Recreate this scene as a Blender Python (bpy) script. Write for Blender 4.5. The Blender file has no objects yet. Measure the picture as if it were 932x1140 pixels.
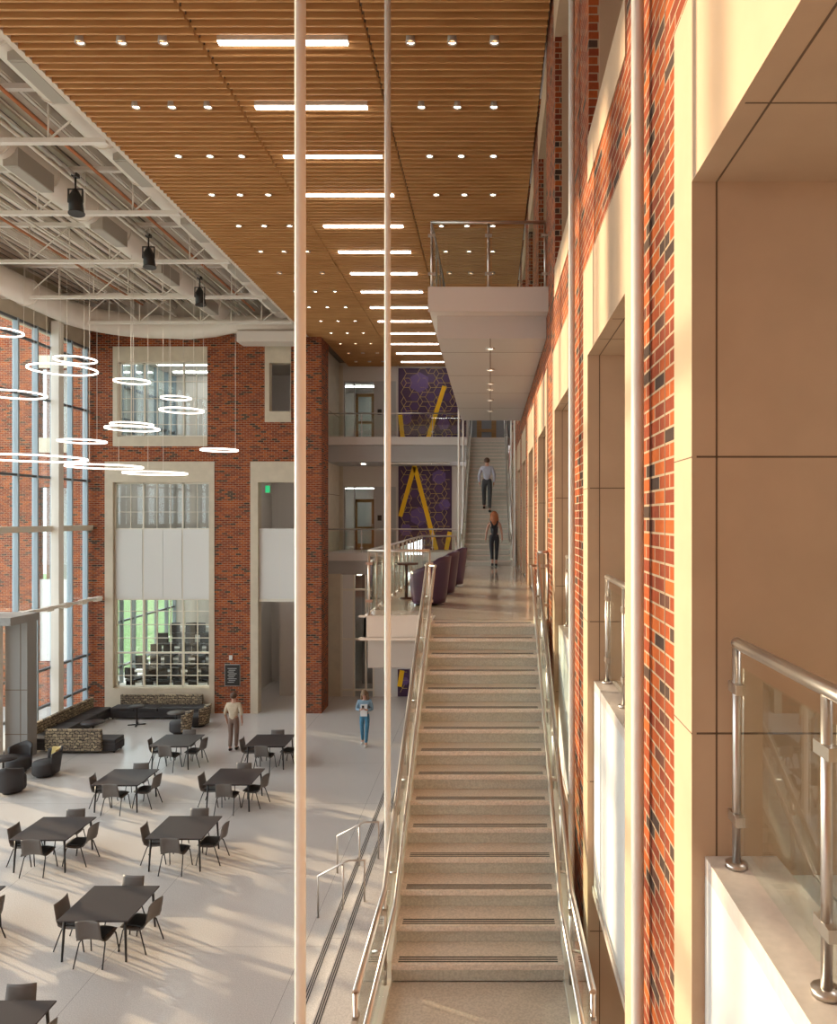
import bpy, math, random
from math import pi, sin, cos, radians as R
from mathutils import Vector, Matrix
random.seed(7)
C = bpy.context.scene.collection
G = 7.6            # the ground floor lies 7.6 m under the eye; heights "h" below are measured from eye level
L2, L3 = -1.5, 3.4
PITCH, E0 = 3.353, 3.127
# ---------------------------------------------------------------- materials
M = {}
def nodes(name):
    m = bpy.data.materials.new(name); m.use_nodes = True
    nt = m.node_tree; b = nt.nodes['Principled BSDF']; M[name] = m
    return m, nt, b
def mat(name, col, rough=.5, metal=0., noise=0., nscale=8., bump=0., emis=None, es=0., spec=None):
    m, nt, b = nodes(name)
    b.inputs['Base Color'].default_value = (*col, 1)
    b.inputs['Roughness'].default_value = rough; b.inputs['Metallic'].default_value = metal
    if spec is not None: b.inputs['Specular IOR Level'].default_value = spec
    if noise or bump:
        tc = nt.nodes.new('ShaderNodeTexCoord'); nz = nt.nodes.new('ShaderNodeTexNoise')
        nz.inputs['Scale'].default_value = nscale; nz.inputs['Detail'].default_value = 5
        nt.links.new(tc.outputs['Object'], nz.inputs['Vector'])
        if noise:
            cr = nt.nodes.new('ShaderNodeValToRGB')
            cr.color_ramp.elements[0].position = .3; cr.color_ramp.elements[1].position = .7
            cr.color_ramp.elements[0].color = (*[c*(1-noise) for c in col], 1)
            cr.color_ramp.elements[1].color = (*[min(1, c*(1+noise)) for c in col], 1)
            nt.links.new(nz.outputs['Fac'], cr.inputs['Fac']); nt.links.new(cr.outputs['Color'], b.inputs['Base Color'])
        if bump:
            bp = nt.nodes.new('ShaderNodeBump'); bp.inputs['Strength'].default_value = bump; bp.inputs['Distance'].default_value = .01
            nt.links.new(nz.outputs['Fac'], bp.inputs['Height']); nt.links.new(bp.outputs['Normal'], b.inputs['Normal'])
    if emis:
        b.inputs['Emission Color'].default_value = (*emis, 1); b.inputs['Emission Strength'].default_value = es
    return m
def brick_mat():
    m, nt, b = nodes('brick'); N = nt.nodes; L = nt.links
    g = N.new('ShaderNodeNewGeometry'); s = N.new('ShaderNodeSeparateXYZ'); L.new(g.outputs['Position'], s.inputs[0])
    a = N.new('ShaderNodeMath'); a.operation = 'ADD'; L.new(s.outputs['X'], a.inputs[0]); L.new(s.outputs['Y'], a.inputs[1])
    cb = N.new('ShaderNodeCombineXYZ'); L.new(a.outputs[0], cb.inputs['X']); L.new(s.outputs['Z'], cb.inputs['Y'])
    t = N.new('ShaderNodeTexBrick'); L.new(cb.outputs[0], t.inputs['Vector'])
    t.inputs['Scale'].default_value = 1; t.inputs['Brick Width'].default_value = .215; t.inputs['Row Height'].default_value = .073
    t.inputs['Mortar Size'].default_value = .0065; t.inputs['Mortar Smooth'].default_value = .25; t.inputs['Bias'].default_value = 0
    t.inputs['Color1'].default_value = (0, 0, 0, 1); t.inputs['Color2'].default_value = (1, 1, 1, 1); t.inputs['Mortar'].default_value = (.5, .5, .5, 1)
    cr = N.new('ShaderNodeValToRGB'); e = cr.color_ramp.elements
    e[0].position = 0; e[0].color = (.06, .038, .032, 1); e[1].position = 1; e[1].color = (.46, .115, .03, 1)
    for p, c in ((.08, (.09, .055, .042)), (.14, (.21, .048, .026)), (.45, (.28, .060, .026)), (.75, (.36, .080, .026))):
        k = e.new(p); k.color = (*c, 1)
    L.new(t.outputs['Color'], cr.inputs['Fac'])
    nz = N.new('ShaderNodeTexNoise'); nz.inputs['Scale'].default_value = 30; L.new(cb.outputs[0], nz.inputs['Vector'])
    mul = N.new('ShaderNodeMixRGB'); mul.blend_type = 'MULTIPLY'; mul.inputs['Fac'].default_value = .35
    L.new(cr.outputs['Color'], mul.inputs['Color1']); L.new(nz.outputs['Fac'], mul.inputs['Color2'])
    mx = N.new('ShaderNodeMixRGB'); L.new(t.outputs['Fac'], mx.inputs['Fac']); L.new(mul.outputs[0], mx.inputs['Color1'])
    mx.inputs['Color2'].default_value = (.38, .28, .19, 1); L.new(mx.outputs[0], b.inputs['Base Color'])
    bp = N.new('ShaderNodeBump'); bp.invert = True; bp.inputs['Strength'].default_value = .5; bp.inputs['Distance'].default_value = .008
    L.new(t.outputs['Fac'], bp.inputs['Height']); L.new(bp.outputs['Normal'], b.inputs['Normal'])
    b.inputs['Roughness'].default_value = .9; b.inputs['Specular IOR Level'].default_value = .15
def glass_mat(name, tint=(.93, .975, .955), refl=1.):
    m = bpy.data.materials.new(name); m.use_nodes = True; nt = m.node_tree; nt.nodes.clear(); M[name] = m
    o = nt.nodes.new('ShaderNodeOutputMaterial'); t = nt.nodes.new('ShaderNodeBsdfTransparent'); t.inputs[0].default_value = (*tint, 1)
    gl = nt.nodes.new('ShaderNodeBsdfGlossy'); gl.inputs['Roughness'].default_value = 0.0; gl.inputs['Color'].default_value = (refl, refl, refl, 1)
    lw = nt.nodes.new('ShaderNodeLayerWeight'); lw.inputs['Blend'].default_value = .5
    pw = nt.nodes.new('ShaderNodeMath'); pw.operation = 'POWER'; pw.inputs[1].default_value = 5; nt.links.new(lw.outputs['Facing'], pw.inputs[0])
    f = nt.nodes.new('ShaderNodeMath'); f.operation = 'MULTIPLY_ADD'; f.inputs[1].default_value = .93; f.inputs[2].default_value = .035; nt.links.new(pw.outputs[0], f.inputs[0])
    mx = nt.nodes.new('ShaderNodeMixShader'); nt.links.new(f.outputs[0], mx.inputs[0]); nt.links.new(t.outputs[0], mx.inputs[1])
    nt.links.new(gl.outputs[0], mx.inputs[2]); nt.links.new(mx.outputs[0], o.inputs[0])
def pattern_mat():   # woven wave upholstery on the lounge backs
    m, nt, b = nodes('patterned'); N = nt.nodes; L = nt.links
    g = N.new('ShaderNodeNewGeometry'); s = N.new('ShaderNodeSeparateXYZ'); L.new(g.outputs['Position'], s.inputs[0])
    a = N.new('ShaderNodeMath'); a.operation = 'ADD'; L.new(s.outputs['X'], a.inputs[0]); L.new(s.outputs['Y'], a.inputs[1])
    cb = N.new('ShaderNodeCombineXYZ'); L.new(a.outputs[0], cb.inputs['X']); L.new(s.outputs['Z'], cb.inputs['Y'])
    t = N.new('ShaderNodeTexBrick'); nz = N.new('ShaderNodeTexNoise'); nz.inputs['Scale'].default_value = 9; L.new(cb.outputs[0], nz.inputs['Vector']); ma = N.new('ShaderNodeVectorMath'); ma.operation = 'MULTIPLY_ADD'; ma.inputs[1].default_value = (.14,.14,0); L.new(nz.outputs['Color'], ma.inputs[0]); L.new(cb.outputs[0], ma.inputs[2])
    L.new(ma.outputs[0], t.inputs['Vector']); t.inputs['Scale'].default_value = 1
    t.inputs['Brick Width'].default_value = .16; t.inputs['Row Height'].default_value = .09; t.inputs['Mortar Size'].default_value = .016
    t.inputs['Mortar Smooth'].default_value = .6
    t.inputs['Color1'].default_value = (.42, .34, .22, 1); t.inputs['Color2'].default_value = (.16, .12, .085, 1); t.inputs['Mortar'].default_value = (.03, .025, .022, 1)
    L.new(t.outputs['Color'], b.inputs['Base Color']); b.inputs['Roughness'].default_value = .8
def floor_mat(name, col, rough, joints=False):
    m, nt, b = nodes(name); N = nt.nodes; L = nt.links
    g = N.new('ShaderNodeNewGeometry'); nz = N.new('ShaderNodeTexNoise'); nz.inputs['Scale'].default_value = 55; nz.inputs['Detail'].default_value = 3
    L.new(g.outputs['Position'], nz.inputs['Vector']); cr = N.new('ShaderNodeValToRGB'); e = cr.color_ramp.elements
    e[0].position = .38; e[0].color = (*[c*.86 for c in col], 1); e[1].position = .62; e[1].color = (*[min(1, c*1.06) for c in col], 1)
    L.new(nz.outputs['Fac'], cr.inputs['Fac']); last = cr.outputs['Color']
    if joints:
        t = N.new('ShaderNodeTexBrick'); L.new(g.outputs['Position'], t.inputs['Vector']); t.offset = 0; t.inputs['Scale'].default_value = 1
        t.inputs['Brick Width'].default_value = 3.3; t.inputs['Row Height'].default_value = 3.3; t.inputs['Mortar Size'].default_value = .004
        mx = N.new('ShaderNodeMixRGB'); L.new(t.outputs['Fac'], mx.inputs['Fac']); L.new(last, mx.inputs['Color1'])
        mx.inputs['Color2'].default_value = (.25, .23, .21, 1); last = mx.outputs[0]
    L.new(last, b.inputs['Base Color']); b.inputs['Roughness'].default_value = rough
def wood_mat(name, c1, c2):
    m, nt, b = nodes(name); N = nt.nodes; L = nt.links
    g = N.new('ShaderNodeNewGeometry'); mp = N.new('ShaderNodeMapping'); mp.inputs['Scale'].default_value = (.8, 5.9, 9)
    L.new(g.outputs['Position'], mp.inputs['Vector']); nz = N.new('ShaderNodeTexNoise'); nz.inputs['Scale'].default_value = 1.5; nz.inputs['Detail'].default_value = 4
    L.new(mp.outputs[0], nz.inputs['Vector']); cr = N.new('ShaderNodeValToRGB'); e = cr.color_ramp.elements
    e[0].position = .3; e[0].color = (*c1, 1); e[1].position = .7; e[1].color = (*c2, 1)
    L.new(nz.outputs['Fac'], cr.inputs['Fac']); L.new(cr.outputs['Color'], b.inputs['Base Color']); b.inputs['Roughness'].default_value = .5
brick_mat(); pattern_mat()
glass_mat('glass'); glass_mat('window_glass', (.9, .95, .95))
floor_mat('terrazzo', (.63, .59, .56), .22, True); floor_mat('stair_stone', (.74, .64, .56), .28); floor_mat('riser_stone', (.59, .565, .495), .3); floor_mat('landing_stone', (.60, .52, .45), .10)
wood_mat('slat_wood', (.54, .275, .10), (.68, .375, .155)); wood_mat('door_wood', (.36, .18, .06), (.45, .24, .09))
mat('limestone', (.50, .345, .225), .8, noise=.05, nscale=3); mat('joint', (.14, .09, .055), .9)
mat('limestone_grey', (.57, .50, .39), .8, noise=.06, nscale=3)
mat('white_panel', (.66, .66, .64), .45); mat('coping', (.62, .55, .50), .35, noise=.06, nscale=30)
mat('steel', (.60, .56, .52), .32, 1.); mat('white_steel', (.80, .76, .70), .4); mat('duct', (.76, .69, .62), .45)
mat('deck', (.70, .62, .54), .6); mat('deck_dark', (.16, .14, .13), .8); mat('grille', (.42, .38, .33), .6)
mat('fascia', (.62, .57, .53), .4); mat('soffit', (.50, .47, .44), .4); mat('beam_grey', (.40, .385, .37), .5)
mat('mullion', (.30, .37, .42), .4); mat('mullion_dark', (.10, .12, .14), .4); mat('gray_panel', (.27, .265, .26), .5)
mat('frame_beige', (.70, .67, .58), .45); mat('wall_light', (.62, .58, .53), .7); mat('wall_grey', (.42, .42, .41), .6)
mat('black', (.014, .013, .013), .4); mat('table_top', (.045, .036, .036), .42, spec=.3); mat('chair_grey', (.125, .11, .10), .5)
mat('upholstery', (.035, .032, .035), .55); mat('purple', (.052, .020, .062), .38); mat('purple_light', (.20, .17, .24), .4)
mat('mur_dark', (.050, .016, .062), .5); mat('mur_mid', (.072, .028, .115), .5); mat('mur_light', (.14, .075, .23), .5)
mat('gold', (.62, .42, .14), .5); mat('yellow', (.95, .56, .0), .5); mat('pipe_orange', (.50, .19, .08), .6)
mat('lamp', (1, 1, 1), .5, emis=(1., .93, .86), es=14.); mat('ring_lamp', (1, 1, 1), .5, emis=(1., .90, .80), es=3.2)
mat('spot_lamp', (1, 1, 1), .5, emis=(1., .86, .68), es=20.); mat('room_lamp', (1, 1, 1), .5, emis=(1., .97, .95), es=16.)
mat('bronze', (.035, .032, .03), .35, .4); mat('green_sign', (.02, .35, .12), .5, emis=(.05, .8, .3), es=.6)
mat('grass', (.10, .19, .05), .9, noise=.3, nscale=2); mat('paving', (.45, .44, .42), .8, noise=.08, nscale=2)
mat('skin', (.50, .28, .20), .55); mat('shirt_blue', (.42, .42, .50), .8, noise=.1, nscale=20); mat('trouser_grey', (.05, .05, .055), .8)
mat('dark_cloth', (.014, .014, .02), .7); mat('hair_red', (.36, .12, .045), .6, noise=.4, nscale=40); mat('hair_brown', (.09, .045, .025), .6)
mat('hair_fair', (.24, .15, .085), .6, noise=.3, nscale=40); mat('denim', (.06, .20, .32), .8, noise=.15, nscale=30); mat('denim_light', (.20, .30, .38), .8, noise=.15, nscale=20)
mat('cream_cloth', (.55, .46, .34), .8, noise=.1, nscale=20); mat('khaki', (.21, .14, .11), .8); mat('white_shoe', (.7, .7, .68), .6)
mat('shoe_dark', (.02, .018, .018), .5); mat('bag_dark', (.03, .05, .08), .7); mat('paper', (.7, .7, .7), .6); mat('lamp_can', (.55, .5, .45), .4)
mat('yellow_fabric', (.55, .42, .16), .8); mat('desk_white', (.66, .66, .64), .5)
# ---------------------------------------------------------------- mesh helpers
def wloc(o):
    v = Vector((0, 0, 0))
    while o is not None: v += o.location; o = o.parent
    return v
class MB:
    def __init__(s): s.v = []; s.f = []; s.m = []; s.sm = []
    def add(s, vs, fs, m=0, smooth=False):
        n = len(s.v); s.v += [tuple(p) for p in vs]
        for f in fs: s.f.append(tuple(n+i for i in f)); s.m.append(m); s.sm.append(smooth)
        return s
    def box(s, x0, x1, y0, y1, z0, z1, m=0):
        x0, x1 = min(x0, x1), max(x0, x1); y0, y1 = min(y0, y1), max(y0, y1); z0, z1 = min(z0, z1), max(z0, z1)
        return s.add([(x0,y0,z0),(x1,y0,z0),(x1,y1,z0),(x0,y1,z0),(x0,y0,z1),(x1,y0,z1),(x1,y1,z1),(x0,y1,z1)],
              [(3,2,1,0),(4,5,6,7),(0,1,5,4),(1,2,6,5),(2,3,7,6),(3,0,4,7)], m)
    def bar(s, p, q, w, d, m=0, up=(0,0,1)):   # rectangular bar from p to q
        p, q = Vector(p), Vector(q); t = (q-p).normalized(); u = Vector(up)
        if abs(t.dot(u)) > .99: u = Vector((0,1,0))
        a = t.cross(u).normalized(); b = a.cross(t).normalized(); a *= w/2; b *= d/2
        vs = [p-a-b, p+a-b, p+a+b, p-a+b, q-a-b, q+a-b, q+a+b, q-a+b]
        return s.add(vs, [(3,2,1,0),(4,5,6,7),(0,1,5,4),(1,2,6,5),(2,3,7,6),(3,0,4,7)], m)
    def tube(s, pts, r, n=10, m=0, closed=False, cap=True):
        pts = [Vector(p) for p in pts]; k = len(pts); rs = r if isinstance(r, (list, tuple)) else [r]*k
        rings = []; up = None
        for i, p in enumerate(pts):
            if closed: t = (pts[(i+1)%k]-pts[i-1]).normalized()
            elif i == 0: t = (pts[1]-p).normalized()
            elif i == k-1: t = (p-pts[-2]).normalized()
            else: t = ((pts[i+1]-p).normalized()+(p-pts[i-1]).normalized()).normalized()
            if up is None: up = Vector((0,0,1)) if abs(t.z) < .9 else Vector((0,1,0))
            a = t.cross(up).normalized(); up = a.cross(t).normalized()
            rings.append([p+rs[i]*(cos(2*pi*j/n)*a+sin(2*pi*j/n)*up) for j in range(n)])
        vs = [v for rg in rings for v in rg]; fs = []
        for i in range(k if closed else k-1):
            a0, b0 = i*n, ((i+1)%k)*n
            for j in range(n): fs.append((a0+j, b0+j, b0+(j+1)%n, a0+(j+1)%n))
        s.add(vs, fs, m, True)
        if cap and not closed: s.add(rings[0], [tuple(range(n))], m); s.add(rings[-1], [tuple(reversed(range(n)))], m)
        return s
    def lathe(s, prof, c=(0,0,0), n=20, m=0, sy=1.):
        vs = [(c[0]+r*cos(2*pi*j/n), c[1]+sy*r*sin(2*pi*j/n), c[2]+z) for r, z in prof for j in range(n)]
        fs = [(i*n+j, i*n+(j+1)%n, (i+1)*n+(j+1)%n, (i+1)*n+j) for i in range(len(prof)-1) for j in range(n)]
        return s.add(vs, fs, m, True)
    def cyl(s, c, r, z0, z1, n=20, m=0): return s.lathe([(0,z0),(r,z0),(r,z0),(r,z1),(r,z1),(0,z1)], c, n, m)
    def ball(s, c, rx, ry, rz, n=12, m=0):
        k = n//2+1
        vs = [(c[0]+rx*sin(pi*i/(k-1))*cos(2*pi*j/n), c[1]+ry*sin(pi*i/(k-1))*sin(2*pi*j/n), c[2]-rz*cos(pi*i/(k-1))) for i in range(k) for j in range(n)]
        fs = [(i*n+j, i*n+(j+1)%n, (i+1)*n+(j+1)%n, (i+1)*n+j) for i in range(k-1) for j in range(n)]
        return s.add(vs, fs, m, True)
    def grid(s, fn, nu, nv, th, m=0):        # a thick curved sheet; fn(u,v) -> (point, normal)
        A = []; B = []
        for i in range(nu+1):
            for j in range(nv+1):
                p, nn = fn(i/nu, j/nv); p = Vector(p); nn = Vector(nn).normalized(); A.append(p+nn*th/2); B.append(p-nn*th/2)
        w = nv+1; N = len(A); fs = []
        for i in range(nu):
            for j in range(nv):
                q = (i*w+j, i*w+j+1, (i+1)*w+j+1, (i+1)*w+j); fs.append(q); fs.append(tuple(N+x for x in reversed(q)))
        for i in range(nu): fs += [(i*w, (i+1)*w, N+(i+1)*w, N+i*w), (i*w+nv+w, i*w+nv, N+i*w+nv, N+i*w+nv+w)]
        for j in range(nv): fs += [(j+1, j, N+j, N+j+1), (nu*w+j, nu*w+j+1, N+nu*w+j+1, N+nu*w+j)]
        return s.add(A+B, fs, m, True)
    def prism(s, poly, axis, a0, a1, m=0):   # poly of 2-D points swept along an axis
        def P(u, v, a): return (a,u,v) if axis == 'x' else ((u,a,v) if axis == 'y' else (u,v,a))
        n = len(poly); vs = [P(u,v,a0) for u,v in poly]+[P(u,v,a1) for u,v in poly]
        return s.add(vs, [tuple(range(n)), tuple(reversed(range(n,2*n)))]+[(i,n+i,n+(i+1)%n,(i+1)%n) for i in range(n)], m)
    def build(s, name, mats, parent=None, local=False, bevel=0.):
        if not isinstance(mats, (list, tuple)): mats = [mats]
        dz = 0 if local else G
        vs = [Vector((a,b,c+dz)) for a,b,c in s.v]
        if parent is not None: o0 = wloc(parent) if not local else Vector((0,0,0))
        elif local: o0 = Vector((0,0,0))
        else:
            o0 = Vector(((min(v.x for v in vs)+max(v.x for v in vs))/2, (min(v.y for v in vs)+max(v.y for v in vs))/2, min(v.z for v in vs)))
        me = bpy.data.meshes.new(name); me.from_pydata([v-o0 for v in vs], [], s.f); me.update()
        for x in mats: me.materials.append(M[x] if isinstance(x, str) else x)
        me.polygons.foreach_set('material_index', s.m); me.polygons.foreach_set('use_smooth', s.sm)
        me.validate(); me.update()
        import bmesh
        bm = bmesh.new(); bm.from_mesh(me); bmesh.ops.remove_doubles(bm, verts=bm.verts, dist=1e-5) if len(s.v) < 4000 else None
        bmesh.ops.recalc_face_normals(bm, faces=bm.faces); bm.to_mesh(me); bm.free()
        o = bpy.data.objects.new(name, me); C.objects.link(o)
        if parent is not None: o.parent = parent
        else: o.location = o0
        if bevel:
            b = o.modifiers.new('bevel', 'BEVEL'); b.width = bevel; b.segments = 2; b.limit_method = 'ANGLE'
        return o
def tag(o, label=None, cat=None, group=None, kind=None):
    if label: o['label'] = label
    if cat: o['category'] = cat
    if group: o['group'] = group
    if kind: o['kind'] = kind
    return o
def empty(name, loc, label=None, cat=None, group=None, kind=None, local=False):
    o = bpy.data.objects.new(name, None); C.objects.link(o); o.empty_display_size = .1
    o.location = loc if local else (loc[0], loc[1], loc[2]+G)
    return tag(o, label, cat, group, kind)
def struct(o, label, cat='wall'): return tag(o, label, cat, None, 'structure')
def copy_tree(o, parent=None):
    c = o.copy(); C.objects.link(c); c.parent = parent
    for ch in list(o.children): copy_tree(ch, c)
    return c
def grid_wall(mb, axis, t0, t1, u0, u1, v0, v1, holes, m=0):   # wall of boxes round rectangular holes (ua,ub,va,vb)
    us = sorted({u0, u1, *[x for h in holes for x in h[:2] if u0 < x < u1]}); vs = sorted({v0, v1, *[x for h in holes for x in h[2:] if v0 < x < v1]})
    for a, b in zip(us, us[1:]):
        run = None
        for c, d in zip(vs, vs[1:]):
            cu, cv = (a+b)/2, (c+d)/2
            if any(h[0] < cu < h[1] and h[2] < cv < h[3] for h in holes):
                if run: put(mb, axis, t0, t1, a, b, *run, m); run = None
            else: run = (run[0], d) if run else (c, d)
        if run: put(mb, axis, t0, t1, a, b, *run, m)
def put(mb, axis, t0, t1, a, b, c, d, m):
    if axis == 'x': mb.box(t0, t1, a, b, c, d, m)
    else: mb.box(a, b, t0, t1, c, d, m)
ORD = ['first','second','third','fourth','fifth','sixth','seventh','eighth','ninth','tenth','eleventh','twelfth','thirteenth','fourteenth','fifteenth','sixteenth','seventeenth','eighteenth','nineteenth','twentieth','twenty-first','twenty-second','twenty-third','twenty-fourth','twenty-fifth','twenty-sixth','twenty-seventh','twenty-eighth','twenty-ninth','thirtieth']
YB = 28.9                       # brick end wall
def bx(px, Y=YB): return (px-546)*Y/830
def bz(py, Y=YB): return (576-py)*Y/830
# ================================================================ SETTING
# ground floor: upper field right of two low steps
b = MB(); b.box(-15.9, -2.93, -8, 37.2, -G-.3, -G); b.box(-2.93, .85, 20.8, 37.2, -G-.3, -G)
struct(b.build('floor', 'terrazzo'), 'pale grey polished terrazzo ground floor of the atrium', 'floor')
b = MB(); b.box(-2.93, -2.58, -8, 20.8, -G-.3, -G+.15); b.box(-2.58, .85, -8, 20.8, -G-.3, -G+.30)
for x, z in ((-2.93, -G+.15), (-2.58, -G+.30)):
    for k in range(3): b.box(x+.03+k*.035, x+.047+k*.035, -8, 20.6, z, z+.002, 1)
struct(b.build('trim_1', ['terrazzo', 'black']), 'two low terrazzo steps with triple black nosing strips beside the staircase', 'steps')
b = MB(); b.box(-120, -15.9, -60, 120, -G-.3, -G-.02)
struct(b.build('floor_outside', 'paving'), 'pale paving outside the glazed wall', 'paving')
b = MB(); b.box(-60, -30, -60, 28, -G-.02, -G+.02); b.box(-60, -18, 31, 100, -G-.02, -G+.02)
tag(b.build('lawn', 'grass'), 'strip of green lawn beyond the glazed wall', 'lawn', kind='structure')

# ---- right wall: brick piers, spandrels, stone surrounds, bays of openings
ks = list(range(-3, 10)); XW = .855
br = MB(); st = MB(); br2 = MB()
for k in ks:
    E = E0+PITCH*k; N_ = E+PITCH-1.8           # far edge of this opening, near edge of the next
    br.box(XW, 1.9, E+.3, N_-.3, -G, 7.4)
    br.box(XW-.0005, XW+.02, (E+.3+N_-.3)/2-.26, (E+.3+N_-.3)/2-.245, -G, 7.4, 1)
    o0, o1 = E-1.8, E
    br.box(XW, 1.35, o0-.3, o1+.3, 2.217, 2.90)
    br.box(XW, 1.9, o0-.3, o0, 2.90, 7.4); br.box(XW, 1.9, o1, o1+.3, 2.90, 7.4)
    # lower stone surround
    x = .845
    st.box(x, 1.9, o1, o1+.299, -G, 1.407); st.box(x, 1.9, o0-.299, o0, -G, 1.407)
    st.box(x, 1.9, o0-.299, o1+.299, 1.407, 2.215)
    st.box(x, 1.3, o0+.001, o1-.001, 2.90, 3.29)             # sill of upper window
    st.box(x, 1.3, o0-.1, o1+.1, 6.34, 6.95)                # upper lintel
    st.box(.943, 1.88, o1-.02, o1-.001, 3.29, 6.34)
    st.box(.943, 1.88, o0+.001, o0+.02, 3.29, 6.34)
    # joints in the stone
    for z in (.25, -.91, -2.3, -3.6, -5.0):
        st.box(x-.001, x+.003, o1, o1+.299, z, z+.005, 1); st.box(x+.02, 1.9, o1-.0015, o1+.002, z, z+.008, 1)
    st.box(.945, .953, o1-.0015, o1+.002, -G, 1.407, 1)
    st.box(.945, .953, o0, o1, 1.4055, 1.41, 1)
    for yy in (o0+.6, o0+1.2): st.box(x+.02, 1.9, yy, yy+.006, 1.4055, 1.41, 1)
struct(br.build('wall_right', ['brick', 'joint']), 'sunlit red brick wall with regular piers along the staircase', 'wall')
struct(st.build('trim_2', ['limestone', 'joint']), 'limestone surrounds and lintels of the openings in the brick wall', 'trim')
# white spandrel panels inside the openings, with stone coping
for k in ks:
    E = E0+PITCH*k
    b = MB(); b.box(.90, 1.35, E-1.8, E, -3.22, -1.50)
    top = -1.42 if k <= 2 else -1.50
    b.box(.885, 1.5, E-1.8, E, -3.26, -3.20, 1)
    if k <= 2: b.box(.90, 1.20, E-1.8, E-.001, -1.50, -1.42, 1)
    o = b.build('trim_3', ['white_panel', 'coping'])
    struct(o, 'white spandrel panel with stone coping in a wall opening', 'panel')
# corridor behind the openings
b = MB(); b.box(1.36, 4.5, -9, 36, -1.9, -1.5); b.box(1.9, 4.5, -9, 36, 1.45, 1.7); b.box(1.36, 4.5, -9, 36, 2.9, 3.25); b.box(4.5, 4.7, -9, 36, -G, 7.4); b.box(1.36, 4.5, -9, 36, -G-.3, -G); b.box(1.9,4.5,-9,36,6.9,7.4)
struct(b.build('wall_corridor', 'wall_light'), 'plain corridor walls and floors seen through the openings', 'wall')

b = MB(); b.box(-16, 4.7, -9.3, -9, -G-.3, 9)
struct(b.build('wall_front', 'brick'), 'brick wall closing the atrium behind the camera', 'wall')
for i in range(8):
    b = MB(); b.box(3.1, 3.3, 2+4*i, 3.5+4*i, 1.40, 1.45); tag(b.build('linear_light', 'room_lamp'), f'added linear fill light behind the brick piers, {ORD[i]} from the camera', 'ceiling light', 'added fill lights behind the piers')  # lamps added to brighten the dark corridor behind the openings
# ---- end wall with holes
bk = MB()
LW = (bx(117), bx(239), bz(795), bz(514))        # stone surround of the big lower window
NW = (bx(279), bx(341), bz(795), bz(514))
UW = (bx(126), bx(231), bz(497), bz(386))
SW = (bx(295), bx(324), bz(470), bz(382))
x_p = bx(358)
grid_wall(bk, 'y', YB, YB+.45, -16.3, x_p, -G, 9.0, [LW, NW, UW, SW])
bk.box(x_p-.45, x_p, YB+.45, 30.1, -G, 7.2)
struct(bk.build('wall_back', 'brick'), 'red brick end wall of the atrium with stone framed windows', 'wall')
s = MB(); g = 'y'
lo = (bx(126), bx(233), bz(766), bz(537)); grid_wall(s, g, YB-.03, YB+.4, *LW, [lo])
lo2 = (bx(287.5), bx(333), bz(796), bz(537)); grid_wall(s, g, YB-.03, YB+.4, *NW, [lo2])
lo3 = (bx(131), bx(231.2), bz(486), bz(403)); grid_wall(s, g, YB-.03, YB+.35, *UW, [lo3])
lo4 = (bx(300), bx(323.5), bz(458), bz(404)); grid_wall(s, g, YB-.03, YB+.35, *SW, [lo4])
struct(s.build('trim_4', 'limestone_grey'), 'limestone window surrounds in the brick end wall', 'trim')
def win(name, r, cols, rows, fine, label, yy=YB+.12, fm='frame_beige', fw=.06, nu=2):
    x0, x1, z0, z1 = r; f = MB()
    f.box(x0, x0+fw, yy, yy+.12, z0, z1); f.box(x1-fw, x1, yy, yy+.12, z0, z1); f.box(x0, x1, yy, yy+.12, z0, z0+fw); f.box(x0, x1, yy, yy+.12, z1-fw, z1)
    for c in cols: f.box(c-fw/2, c+fw/2, yy, yy+.12, z0, z1)
    for c in rows: f.box(x0, x1, yy+.001, yy+.119, c-fw/2, c+fw/2)
    for a in fine[0]: f.box(a-.012, a+.012, yy+.03, yy+.08, z0, z1)
    for a in fine[1]: f.box(x0, x1, yy+.031, yy+.081, a-.012, a+.012)
    root = struct(f.build(name, fm), label, 'window')
    p = MB(); p.box(x0+.01, x1-.01, yy+.055, yy+.063, z0+.01, z1-.01); p.build('pane', 'window_glass', root)
    return root
c1, c2 = bx(158), bx(202)
w = win('window_2', lo, [c1, c2], [bz(589), bz(667.5), bz(727.5)], ([bx(143.5), bx(172.8), bx(188), bx(218)], [bz(553), bz(570), bz(681), bz(696), bz(711), bz(740), bz(753)]),
    'tall three bay window with white spandrel panels over the lecture room glass')
p = MB()
for a, c in ((lo[0]+.05, c1-.03), (c1+.03, (c1+c2)/2-.005), ((c1+c2)/2+.005, c2-.03), (c2+.03, lo[1]-.05)): p.box(a, c, YB+.1, YB+.16, bz(667), bz(589.5))
p.build('spandrel_panel', 'white_panel', w)
win('window_3', lo3, [bx(159), bx(203)], [], ([bx(144), bx(173), bx(188), bx(217)], [bz(458), bz(472), bz(443), bz(424)]), 'upper window over the big one, with hanging ring lamps before it')
p = MB(); p.box(lo2[0], lo2[1], YB+.1, YB+.2, bz(667), bz(588.5)); p.box((lo2[0]+lo2[1])/2+.02, (lo2[0]+lo2[1])/2+.03, YB+.098, YB+.1, bz(667), bz(588.5), 1)
p.box(lo2[0], lo2[1], YB+.06, YB+.22, bz(670), bz(667), 1)
struct(p.build('trim_5', ['white_panel', 'frame_beige']), 'white panel between the doorway and the opening above it', 'panel')
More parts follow.
